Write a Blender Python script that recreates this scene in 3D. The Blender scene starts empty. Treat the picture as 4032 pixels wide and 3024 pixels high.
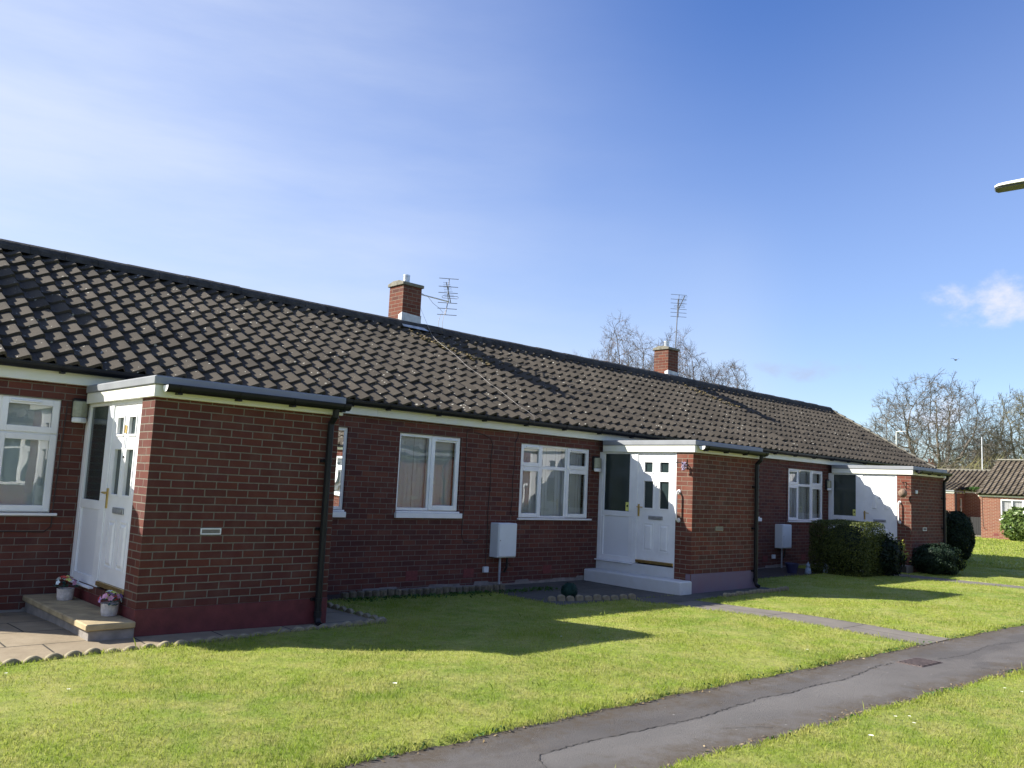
import bpy, bmesh, math, random
import numpy as np
from mathutils import Vector, Matrix
sc = bpy.context.scene
R_ = math.radians
# ------------------------------------------------------------------ camera
CAM = (-3.01699, -8.16640, 1.30649)
cr = Vector((0.72620859, -0.68587473, 0.0468715)); cu = Vector((-0.11466124, -0.05361544, 0.99195675)); cf = Vector((0.67784503, 0.72574185, 0.11757924))
cd = bpy.data.cameras.new("camera"); cam = bpy.data.objects.new("camera", cd); sc.collection.objects.link(cam)
m = Matrix.Identity(4)
for i in range(3):
    m[i][0] = cr[i]; m[i][1] = cu[i]; m[i][2] = -cf[i]; m[i][3] = CAM[i]
cam.matrix_world = m
cd.sensor_fit = 'HORIZONTAL'; cd.sensor_width = 36; cd.lens = 29.84; cd.clip_start = 0.05; cd.clip_end = 2000
sc.camera = cam
# ------------------------------------------------------------------ light and sky
SUN_EL, SUN_AZ = 34.2, -45.2          # azimuth measured from +Y towards +X
w = bpy.data.worlds.new("World"); sc.world = w; w.use_nodes = True
nt = w.node_tree; nt.nodes.clear()
def N(nt, t, **k):
    n = nt.nodes.new(t)
    for a, b in k.items(): setattr(n, a, b)
    return n
L = lambda nt, a, b: nt.links.new(a, b)
out = N(nt, 'ShaderNodeOutputWorld'); bg = N(nt, 'ShaderNodeBackground'); sky = N(nt, 'ShaderNodeTexSky')
sky.sky_type = 'NISHITA'; sky.sun_disc = False; sky.sun_elevation = R_(SUN_EL); sky.sun_rotation = R_(SUN_AZ)
sky.altitude = 60; sky.air_density = 1.0; sky.dust_density = 0.5; sky.ozone_density = 4.0
bg.inputs[1].default_value = 0.076
tc = N(nt, 'ShaderNodeTexCoord')
def wnoise(scale, detail, rough, sx=1, sy=1, sz=1, loc=(0, 0, 0), rot=(0, 0, 0)):
    mp = N(nt, 'ShaderNodeMapping'); mp.inputs['Scale'].default_value = (sx, sy, sz); mp.inputs['Location'].default_value = loc; mp.inputs['Rotation'].default_value = rot
    L(nt, tc.outputs['Generated'], mp.inputs[0])
    n = N(nt, 'ShaderNodeTexNoise'); n.inputs['Scale'].default_value = scale; n.inputs['Detail'].default_value = detail; n.inputs['Roughness'].default_value = rough
    L(nt, mp.outputs[0], n.inputs['Vector']); return n.outputs[0]
def wmap(v, a, b, c=0., d=1., smooth=True):
    r = N(nt, 'ShaderNodeMapRange'); r.interpolation_type = 'SMOOTHSTEP' if smooth else 'LINEAR'
    r.inputs['From Min'].default_value = a; r.inputs['From Max'].default_value = b; r.inputs['To Min'].default_value = c; r.inputs['To Max'].default_value = d
    L(nt, v, r.inputs['Value']); return r.outputs[0]
def wmath(op, a, b=None):
    n = N(nt, 'ShaderNodeMath', operation=op)
    for i, x in enumerate((a, b)):
        if x is None: continue
        if isinstance(x, (int, float)): n.inputs[i].default_value = x
        else: L(nt, x, n.inputs[i])
    return n.outputs[0]
def wdot(v):
    n = N(nt, 'ShaderNodeVectorMath', operation='DOT_PRODUCT'); n.inputs[1].default_value = v; L(nt, tc.outputs['Generated'], n.inputs[0]); return n.outputs['Value']
def wmix(fac, a, b):
    n = N(nt, 'ShaderNodeMix', data_type='RGBA'); L(nt, fac, n.inputs['Factor'])
    for s, x in ((n.inputs[6], a), (n.inputs[7], b)):
        if isinstance(x, tuple): s.default_value = x
        else: L(nt, x, s)
    return n.outputs[2]
# colour grade of the clear sky: a phone camera's saturated blue
hs = N(nt, 'ShaderNodeHueSaturation'); hs.inputs['Hue'].default_value = 0.514; hs.inputs['Saturation'].default_value = 1.18; hs.inputs['Value'].default_value = 1.20
L(nt, sky.outputs[0], hs.inputs['Color'])
# thin high cirrus veil, thicker towards the sun side and low down
veil_n = wnoise(2.2, 6, .6, .55, 1.0, 3.4, (0.3, 0, 0), (0.9, 0.55, 0.2))
band = wnoise(1.3, 2, .5, 1.6, 1.6, .35, (1.9, .4, 0))
side = wmap(wdot((-0.62, 0.72, -0.42)), -0.38, 0.45)
veil = wmath('MULTIPLY', wmap(veil_n, 0.28, 0.72, .60, 1.0), side)
veil = wmath('ADD', veil, wmath('MULTIPLY', wmap(band, .50, .68), .16))
low = wmap(wdot((-.25, .25, .9)), 0.0, 0.44, .42, 0.0)
veil = wmath('ADD', wmath('MULTIPLY', veil, 0.86), wmath('MULTIPLY', low, .55))
c1 = wmix(veil, hs.outputs[0], (4.6, 5.05, 6.0, 1))
# a few small fair-weather clouds low in the sky at given bearings
def cloud(col, az, el, waz, wel, amt, scale, seed, colr):
    a, e = R_(az), R_(el)
    d = Vector((math.sin(a) * math.cos(e), math.cos(a) * math.cos(e), math.sin(e)))
    rt = Vector((math.cos(a), -math.sin(a), 0)); up = rt.cross(d)
    dx = wmath('DIVIDE', wdot(tuple(rt)), math.sin(R_(waz))); dy = wmath('DIVIDE', wmath('SUBTRACT', wdot(tuple(up)), 0.0), math.sin(R_(wel)))
    fr = wmath('GREATER_THAN', wdot(tuple(d)), 0.5)
    r2 = wmath('ADD', wmath('MULTIPLY', dx, dx), wmath('MULTIPLY', dy, dy))
    n = wnoise(scale, 8, .62, 1, 1, 1.5, (seed, seed * .7, 0))
    dens = wmath('SUBTRACT', wmath('MULTIPLY', wmath('SUBTRACT', n, .5), 2.6), wmath('SUBTRACT', r2, 0.55))
    dens = wmath('MULTIPLY', wmath('MULTIPLY', wmap(dens, 0.0, 0.9), fr), amt)
    return wmix(dens, col, colr)
import os
c2 = cloud(c1, 74.9, 12.1, 7.5, 2.0, 1.0, 15, 3.1, (5.0, 5.1, 6.1, 1))
c2 = cloud(c2, 69.6, 5.6, 2.8, 1.9, .95, 18, 7.1, (6.4, 6.7, 7.8, 1))
c2 = cloud(c2, 62.3, 8.2, 4.2, 1.0, .75, 22, 5.1, (2.9, 3.5, 4.9, 1))
L(nt, c2, bg.inputs[0]); L(nt, bg.outputs[0], out.inputs[0])
sd = bpy.data.lights.new("sun", 'SUN'); sun = bpy.data.objects.new("sun", sd); sc.collection.objects.link(sun)
sd.energy = 5.0; sd.angle = R_(0.53); sd.color = (1.0, .94, .84)
sdir = Vector((math.sin(R_(SUN_AZ)) * math.cos(R_(SUN_EL)), math.cos(R_(SUN_AZ)) * math.cos(R_(SUN_EL)), math.sin(R_(SUN_EL))))
sun.rotation_euler = sdir.to_track_quat('Z', 'Y').to_euler(); sun.location = (-20, 25, 30)
sc.view_settings.view_transform = 'Standard'; sc.view_settings.look = 'None'; sc.view_settings.gamma = 1; sc.view_settings.exposure = 1.2
sc.cycles.use_denoising = True; sc.cycles.sample_clamp_indirect = 6.0; sc.cycles.max_bounces = 8; sc.cycles.transparent_max_bounces = 12
random.seed(7); rng = np.random.default_rng(11)
# ------------------------------------------------------------------ materials
class Mat:
    def __init__(s, name, base=(.5, .5, .5), rough=.6, spec=.5, metal=0):
        s.m = bpy.data.materials.new(name); s.m.use_nodes = True; s.t = s.m.node_tree
        s.b = s.t.nodes['Principled BSDF']; s.o = s.t.nodes['Material Output']
        s.b.inputs['Base Color'].default_value = (*base, 1); s.b.inputs['Roughness'].default_value = rough
        s.b.inputs['Specular IOR Level'].default_value = spec; s.b.inputs['Metallic'].default_value = metal
        s.base = base; s.col = None; s.co = None
    def n(s, t, **k): return N(s.t, t, **k)
    def l(s, a, b): s.t.links.new(a, b)
    def coord(s, kind='Object'):
        tcn = s.n('ShaderNodeTexCoord'); return tcn.outputs[kind]
    def noise(s, scale, detail=4, rough=.55, sc3=(1, 1, 1), kind='Object', out='Fac'):
        mp = s.n('ShaderNodeMapping'); mp.inputs['Scale'].default_value = sc3; s.l(s.coord(kind), mp.inputs[0])
        n = s.n('ShaderNodeTexNoise'); n.inputs['Scale'].default_value = scale; n.inputs['Detail'].default_value = detail; n.inputs['Roughness'].default_value = rough
        s.l(mp.outputs[0], n.inputs['Vector']); return n.outputs[0] if out == 'Fac' else n.outputs[1]
    def mr(s, v, a, b, c=0., d=1.):
        r = s.n('ShaderNodeMapRange'); r.inputs['From Min'].default_value = a; r.inputs['From Max'].default_value = b; r.inputs['To Min'].default_value = c; r.inputs['To Max'].default_value = d
        s.l(v, r.inputs['Value']); return r.outputs[0]
    def mix(s, fac, a, b, blend='MIX'):
        n = s.n('ShaderNodeMix', data_type='RGBA', blend_type=blend)
        for sock, x in ((n.inputs['Factor'], fac), (n.inputs[6], a), (n.inputs[7], b)):
            if isinstance(x, tuple): sock.default_value = (*x[:3], 1)
            elif isinstance(x, (int, float)): sock.default_value = x
            else: s.l(x, sock)
        return n.outputs[2]
    def setcol(s, c): s.l(c, s.b.inputs['Base Color']); s.col = c; return s
    def math(s, op, a, b):
        n = s.n('ShaderNodeMath', operation=op)
        for i, x in enumerate((a, b)):
            if isinstance(x, (int, float)): n.inputs[i].default_value = x
            else: s.l(x, n.inputs[i])
        return n.outputs[0]
    def bump(s, h, strength=.5, dist=.01):
        b = s.n('ShaderNodeBump'); b.inputs['Strength'].default_value = strength; b.inputs['Distance'].default_value = dist
        s.l(h, b.inputs['Height']); s.l(b.outputs[0], s.b.inputs['Normal']); return s
def vary(name, base, rough=.6, scale=6, amt=.25, bump=.0, bscale=40, spec=.5, tint=None, metal=0, bdist=.004):
    M = Mat(name, base, rough, spec, metal)
    f = M.mr(M.noise(scale, 6), .3, .7)
    lo = tuple(c * (1 - amt) for c in base); hi = tint or tuple(min(1, c * (1 + amt)) for c in base)
    M.setcol(M.mix(f, lo, hi))
    if bump: M.bump(M.noise(bscale, 5), bump, bdist)
    return M.m
def brick(name, c1, c2, mortar, dark=(.05, .03, .03), msize=.0055, dirt=.5, orange=None, u0=0, warm=0.):
    M = Mat(name, c1, .92, .25)
    uv = M.coord('UV')
    # slight wobble of the courses
    nz = M.n('ShaderNodeTexNoise'); nz.inputs['Scale'].default_value = 5; M.l(uv, nz.inputs['Vector'])
    vm = M.n('ShaderNodeVectorMath', operation='MULTIPLY_ADD'); vm.inputs[1].default_value = (.006, .006, 0); M.l(nz.outputs[1], vm.inputs[0]); M.l(uv, vm.inputs[2])
    b = M.n('ShaderNodeTexBrick'); b.offset = .5
    for k, v in (('Scale', 1), ('Mortar Size', msize), ('Mortar Smooth', .25), ('Bias', 0), ('Brick Width', .225), ('Row Height', .075)): b.inputs[k].default_value = v
    b.inputs['Color1'].default_value = (0, 0, 0, 1); b.inputs['Color2'].default_value = (1, 1, 1, 1); b.inputs['Mortar'].default_value = (0, 0, 0, 1)
    M.l(vm.outputs[0], b.inputs['Vector'])
    sep = M.n('ShaderNodeSeparateColor'); M.l(b.outputs['Color'], sep.inputs[0]); rnd = sep.outputs[0]
    cmb = M.n('ShaderNodeCombineXYZ'); M.l(rnd, cmb.inputs[0])
    wn = M.n('ShaderNodeTexWhiteNoise', noise_dimensions='1D'); M.l(M.math('MULTIPLY', rnd, 91.7), wn.inputs['W'])
    col = M.mix(rnd, c1, c2)
    col = M.mix(M.mr(wn.outputs[0], .70, 1.0, 0, .85), col, dark)
    if orange: col = M.mix(M.math('MULTIPLY', M.mr(wn.outputs[0], .0, .3, 1, 0), M.mr(M.noise(.9, 2), .5, .62)), col, orange)
    grain = M.noise(55, 8, .7); col = M.mix(M.mr(grain, .3, .75, 0, .45), col, tuple(c * .55 for c in c1))
    col = M.mix(M.mr(M.noise(4, 5), .45, .8, 0, .35 * dirt), col, (.30, .24, .20))
    mc = M.mix(M.mr(M.noise(25, 5), .3, .7), tuple(c * .72 for c in mortar), mortar)
    c = M.mix(b.outputs['Fac'], col, mc)
    # broad weathering
    c = M.mix(M.mr(M.noise(.7, 5, .6), .42, .75, 0, .35 * dirt), c, (.07, .05, .045), 'MIX')
    M.setcol(c)
    h = M.math('ADD', M.math('MULTIPLY', M.math('SUBTRACT', 1, b.outputs['Fac']), 1.0), M.math('MULTIPLY', grain, .35))
    M.bump(h, .7, .008); return M.m
MAT = {}
MAT['brick_porch'] = brick('brick_porch', (.128, .040, .028), (.086, .028, .023), (.20, .18, .145), dirt=.35, dark=(.10, .030, .028), msize=.0062)
MAT['brick_porch_b'] = brick('brick_porch_b', (.175, .055, .034), (.110, .036, .026), (.24, .205, .155), dirt=.5, dark=(.085, .042, .03), msize=.0058)
MAT['brick_main'] = brick('brick_main', (.145, .048, .034), (.088, .031, .026), (.185, .158, .132), dirt=.3, dark=(.075, .028, .028), orange=(.18, .066, .040), msize=.0052)
MAT['brick_chimney'] = brick('brick_chimney', (.16, .052, .032), (.11, .036, .026), (.24, .20, .155), dirt=.4)
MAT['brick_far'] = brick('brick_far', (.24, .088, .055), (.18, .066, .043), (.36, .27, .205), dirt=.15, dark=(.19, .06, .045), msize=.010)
MAT['plinth_red'] = vary('plinth_red', (.115, .015, .020), .6, 7, .35, .4, 60, tint=(.135, .022, .026))
MAT['plinth_lilac'] = vary('plinth_lilac', (.245, .205, .26), .75, 2.2, .25, .4, 50, tint=(.20, .125, .155))
MAT['white_paint'] = vary('white_paint', (.66, .68, .69), .6, 5, .10, .3, 45, tint=(.54, .55, .53))
MAT['upvc'] = vary('upvc', (.80, .81, .82), .35, 3.5, .07, .08, 30)
MAT['upvc_panel'] = vary('upvc_panel', (.74, .76, .79), .28, 2, .03)
MAT['fascia'] = vary('fascia_white', (.78, .78, .75), .4, 5, .10, tint=(.68, .69, .57))
MAT['trim_grey'] = vary('trim_grey', (.225, .24, .26), .45, 4, .1)
MAT['gutter'] = vary('gutter_black', (.007, .008, .011), .45, 5, .3, spec=.3)
MAT['lead'] = vary('lead', (.46, .48, .51), .5, 9, .25, .4, 25)
MAT['felt'] = vary('roof_felt', (.16, .165, .17), .9, 12, .3, .5, 60)
MAT['metal'] = vary('galvanised', (.62, .64, .66), .35, 12, .15, metal=.8)
MAT['metal_dark'] = vary('aluminium_dull', (.17, .17, .18), .45, 12, .2, metal=.5)
MAT['brass'] = vary('brass', (.62, .44, .16), .33, 20, .15, metal=.9)
MAT['steel'] = vary('letterbox_steel', (.38, .39, .41), .4, 20, .15, metal=.6)
MAT['box_white'] = vary('box_white', (.68, .72, .74), .5, 3, .05)
MAT['cable'] = vary('cable', (.035, .02, .02), .6)
MAT['cable_white'] = vary('cable_pale', (.33, .31, .29), .6)
MAT['pipe_grey'] = vary('pipe_grey', (.38, .40, .42), .5)
MAT['lamp_glass'] = vary('lamp_glass', (.30, .31, .23), .25, 30, .12, .6, 90)
MAT['black'] = vary('black', (.01, .01, .012), .6)
MAT['rubber'] = vary('rubber', (.02, .02, .02), .5)
MAT['vent_brick'] = vary('vent_brick', (.15, .035, .032), .8, 30, .3, .4, 80)
MAT['render_rough'] = vary('render_rough', (.22, .20, .18), .95, 7, .3, .6, 40)
MAT['cap'] = vary('chimney_cap', (.17, .16, .125), .95, 11, .4, .6, 30, tint=(.25, .24, .20))
MAT['blind'] = vary('blind', (.84, .90, .95), .8, 3, .06)
MAT['curtain'] = vary('curtain', (.38, .36, .35), .9, 3, .1)
MAT['interior'] = vary('interior', (.10, .09, .085), .9)
MAT['gold'] = MAT['brass']
MAT['yellow'] = vary('yellow_sticker', (.72, .70, .18), .5)
MAT['pot_stone'] = vary('pot_stone', (.55, .50, .47), .85, 22, .3, .7, 25)
MAT['pot_blue'] = vary('pot_blue', (.28, .36, .42), .5)
MAT['soil'] = vary('soil', (.045, .032, .024), .95, 9, .5, .8, 40)
MAT['bark'] = vary('bark', (.135, .118, .098), .95, 3, .4)
MAT['bark_olive'] = vary('bark_olive', (.155, .14, .082), .95, 1.2, .4)
MAT['bark_red'] = vary('bark_red', (.15, .12, .115), .95, 1.2, .35)
MAT['galv_pole'] = vary('lamp_post_paint', (.42, .44, .46), .5, 4, .1, metal=.2)
MAT['lamp_white'] = vary('lantern_white', (.78, .79, .78), .4, 3, .05)
MAT['log_roll'] = vary('edging_timber', (.13, .11, .075), .95, 14, .5, .7, 50)
MAT['white_flower'] = vary('daisy_white', (.85, .85, .82), .7)
def tile_mat(name, c, tint, spots=True, step=.334):
    M = Mat(name, c, .93, .25)
    base = M.mix(M.mr(M.noise(2.5, 6, .6), .35, .7), c, tint)
    base = M.mix(M.mr(M.noise(40, 6, .7), .35, .8, 0, .45), base, tuple(x * .5 for x in c))
    # per-tile shade from the tint attribute
    at = M.n('ShaderNodeAttribute'); at.attribute_name = 'tint'
    base = M.mix(M.mr(M.noise(.45, 6, .7, (1, 1, 1)), .45, .62, 0, .55), base, tuple(x * .55 for x in c))
    base = M.mix(M.mr(at.outputs['Fac'], 0, 1, 0, .75), base, tuple(min(1, x * 1.55) for x in c))
    if spots:
        v = M.n('ShaderNodeTexVoronoi'); v.inputs['Scale'].default_value = 11; v.inputs['Randomness'].default_value = 1
        wv = M.n('ShaderNodeVectorMath', operation='MULTIPLY_ADD'); wv.inputs[1].default_value = (.03, .03, .03); M.l(M.noise(40, 3, out='Col'), wv.inputs[0]); M.l(M.coord(), wv.inputs[2]); M.l(wv.outputs[0], v.inputs['Vector'])
        thr = M.mr(M.noise(3.0, 4), .45, .75, .06, .24)
        spot = M.math('LESS_THAN', v.outputs['Distance'], thr)
        base = M.mix(M.math('MULTIPLY', spot, .75), base, (.52, .51, .44))
        v2 = M.n('ShaderNodeTexVoronoi'); v2.inputs['Scale'].default_value = 26; M.l(M.coord(), v2.inputs['Vector'])
        sp2 = M.math('LESS_THAN', v2.outputs['Distance'], M.mr(M.noise(5, 3), .5, .75, .06, .28))
        base = M.mix(M.math('MULTIPLY', sp2, .3), base, (.38, .36, .27))
    M.setcol(base); M.bump(M.noise(60, 6, .7), .7, .006); return M.m
MAT['tile'] = tile_mat('roof_tile', (.050, .043, .034), (.075, .064, .050))
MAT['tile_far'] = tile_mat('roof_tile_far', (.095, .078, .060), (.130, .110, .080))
MAT['ridge'] = vary('ridge_tile', (.040, .037, .036), .95, 8, .5, .9, 35, bdist=.012)
MAT['moss'] = vary('moss', (.19, .13, .07), .95, 18, .5, .9, 60, tint=(.25, .20, .09))
def glass(name, tint=(1, 1, 1), ior=1.75, wob=.35, trans=1.0):
    M = Mat(name); t = M.t; t.nodes.remove(M.b)
    tr = M.n('ShaderNodeBsdfTransparent'); tr.inputs[0].default_value = (*tint, 1)
    gl = M.n('ShaderNodeBsdfGlossy'); gl.inputs['Roughness'].default_value = .01; gl.inputs[0].default_value = (.95, .97, 1, 1)
    fr = M.n('ShaderNodeFresnel'); fr.inputs[0].default_value = ior
    mx = M.n('ShaderNodeMixShader'); bp = M.n('ShaderNodeBump'); bp.inputs['Strength'].default_value = wob; bp.inputs['Distance'].default_value = .004
    M.l(M.noise(3.0, 1, .4), bp.inputs['Height']); M.l(bp.outputs[0], gl.inputs['Normal'])
    M.l(fr.outputs[0], mx.inputs[0]); M.l(tr.outputs[0], mx.inputs[1]); M.l(gl.outputs[0], mx.inputs[2]); M.l(mx.outputs[0], M.o.inputs[0]); return M.m
MAT['glass'] = glass('window_glass', (.95, .98, .99), 2.15)
MAT['glass_dark'] = vary('obscured_glass', (.022, .035, .036), .14, 3, .15, .06, 120, spec=.6)
def leafm(name, a, b, rough=.6, transl=.25, scale=3, attr=True, spec=.3):
    M = Mat(name, a, rough, spec)
    at = M.n('ShaderNodeAttribute'); at.attribute_name = 'tint'
    c = M.mix(at.outputs['Fac'], a, b); c = M.mix(M.mr(M.noise(scale, 3), .35, .65, 0, .3), c, tuple(x * .6 for x in a)); M.setcol(c)
    tl = M.n('ShaderNodeBsdfTranslucent'); M.l(c, tl.inputs[0]); mx = M.n('ShaderNodeMixShader'); mx.inputs[0].default_value = transl
    M.l(M.b.outputs[0], mx.inputs[1]); M.l(tl.outputs[0], mx.inputs[2]); M.l(mx.outputs[0], M.o.inputs[0]); return M.m
MAT['hedge'] = leafm('hedge_leaf', (.042, .062, .015), (.15, .17, .036))
MAT['hedge_dark'] = leafm('hedge_leaf_dark', (.014, .030, .014), (.030, .055, .022))
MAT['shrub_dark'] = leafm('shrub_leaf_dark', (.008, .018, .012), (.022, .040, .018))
MAT['shrub_gold'] = leafm('shrub_leaf_gold', (.20, .24, .04), (.40, .40, .07))
MAT['laurel'] = leafm('laurel_leaf', (.075, .13, .03), (.22, .30, .08), .35, .25, spec=.6)
MAT['juniper'] = leafm('juniper_leaf', (.010, .026, .014), (.022, .045, .02))
MAT['box_ball'] = leafm('box_ball_leaf', (.012, .045, .035), (.02, .08, .06))
MAT['weeds'] = leafm('weed_leaf', (.03, .09, .015), (.08, .16, .03))
MAT['green_far'] = leafm('far_conifer_leaf', (.10, .12, .03), (.24, .24, .06))
def grassm(name, blade):
    M = Mat(name, (.1, .2, .03), .65, .25)
    n1 = M.mr(M.noise(.55, 4, .6), .35, .68); n2 = M.mr(M.noise(3.2, 5, .65), .38, .68); n3 = M.mr(M.noise(14, 3), .35, .7)
    g1, g2, dry = (.215, .315, .032), (.34, .41, .052), (.50, .46, .155)
    c = M.mix(n1, g1, g2); c = M.mix(M.math('MULTIPLY', n2, .70), c, dry)
    if blade:
        at = M.n('ShaderNodeAttribute'); at.attribute_name = 'tint'
        c = M.mix(M.mr(at.outputs['Fac'], 0, .35, .6, 0), c, (.075, .15, .018)); c = M.mix(M.mr(at.outputs['Fac'], .8, 1, 0, .8), c, (.50, .46, .22))
        M.setcol(c); tl = M.n('ShaderNodeBsdfTranslucent'); M.l(c, tl.inputs[0]); mx = M.n('ShaderNodeMixShader'); mx.inputs[0].default_value = .48
        M.l(M.b.outputs[0], mx.inputs[1]); M.l(tl.outputs[0], mx.inputs[2]); M.l(mx.outputs[0], M.o.inputs[0])
    else:
        c = M.mix(M.math('MULTIPLY', n3, .45), c, (.09, .10, .03)); M.setcol(c); M.bump(M.noise(45, 6, .8), 1, .03)
    return M.m
MAT['grass_ground'] = grassm('grass_ground', False); MAT['grass_blade'] = grassm('grass_blade', True)
def asphalt():
    M = Mat('asphalt', (.09, .09, .09), .9, .3)
    c = M.mix(M.mr(M.noise(1.2, 6, .6), .35, .7), (.088, .081, .078), (.130, .121, .115))
    c = M.mix(M.mr(M.noise(120, 3, .7), .45, .75, 0, .6), c, (.145, .138, .132))
    c = M.mix(M.mr(M.noise(3.1, 7, .75), .60, .75, 0, .5), c, (.15, .115, .08))
    v = M.n('ShaderNodeTexVoronoi'); v.inputs['Scale'].default_value = 95; M.l(M.coord(), v.inputs['Vector'])
    c = M.mix(M.math('MULTIPLY', M.math('LESS_THAN', v.outputs['Distance'], .22), .55), c, (.16, .15, .14))
    v3 = M.n('ShaderNodeTexVoronoi'); v3.inputs['Scale'].default_value = 5.5; M.l(M.coord(), v3.inputs['Vector'])
    c = M.mix(M.math('LESS_THAN', v3.outputs['Distance'], .045), c, (.30, .29, .27))
    c = M.mix(M.mr(M.noise(.9, 3, .5, (1, 3, 1)), .50, .60, 0, .35), c, (.050, .048, .050))
    ap = M.n('ShaderNodeAttribute'); ap.attribute_name = 'patch'; c = M.mix(M.math('MULTIPLY', ap.outputs['Fac'], .5), c, (.175, .168, .160))
    at = M.n('ShaderNodeAttribute'); at.attribute_name = 'edge'
    dirt = M.math('MULTIPLY', M.mr(M.math('ADD', at.outputs['Fac'], M.mr(M.noise(5, 6, .7), .3, .7, -.22, .22)), .05, .34, 1, 0), M.mr(M.noise(18, 4, .7), .35, .6, .35, 1))
    c = M.mix(M.math('MULTIPLY', dirt, .8), c, (.075, .055, .033))
    M.setcol(c); M.bump(M.noise(150, 4, .85), .9, .008); return M.m
MAT['asphalt'] = asphalt()
def slabs(name, c, d, size):
    M = Mat(name, c, .9, .3)
    b = M.n('ShaderNodeTexBrick'); b.offset = .37
    for k, v in (('Scale', 1), ('Mortar Size', .009), ('Mortar Smooth', .2), ('Brick Width', size[0]), ('Row Height', size[1])): b.inputs[k].default_value = v
    b.inputs['Color1'].default_value = (0, 0, 0, 1); b.inputs['Color2'].default_value = (1, 1, 1, 1)
    M.l(M.coord(), b.inputs['Vector'])
    cc = M.mix(M.mr(M.noise(3, 6, .65), .35, .7), c, d); sep = M.n('ShaderNodeSeparateColor'); M.l(b.outputs[0], sep.inputs[0])
    cc = M.mix(M.math('MULTIPLY', sep.outputs[0], .3), cc, tuple(x * .7 for x in c)); cc = M.mix(b.outputs['Fac'], cc, (.05, .045, .035)); M.setcol(cc)
    M.bump(M.math('ADD', M.noise(9, 7, .7), M.math('MULTIPLY', b.outputs['Fac'], -2)), .5, .01); return M.m
MAT['sandstone'] = slabs('sandstone_slab', (.22, .175, .115), (.32, .265, .185), (.75, .6))
MAT['concrete'] = slabs('concrete_slab', (.145, .132, .115), (.20, .18, .155), (.9, 1.05))
MAT['patio_dark'] = slabs('patio_slab_dark', (.075, .075, .068), (.12, .115, .10), (.6, .6))
MAT['stone'] = vary('edging_stone', (.25, .215, .14), .95, 9, .35, .7, 45)
MAT['stone_warm'] = vary('step_stone', (.34, .27, .155), .92, 6, .3, .5, 35)
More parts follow.
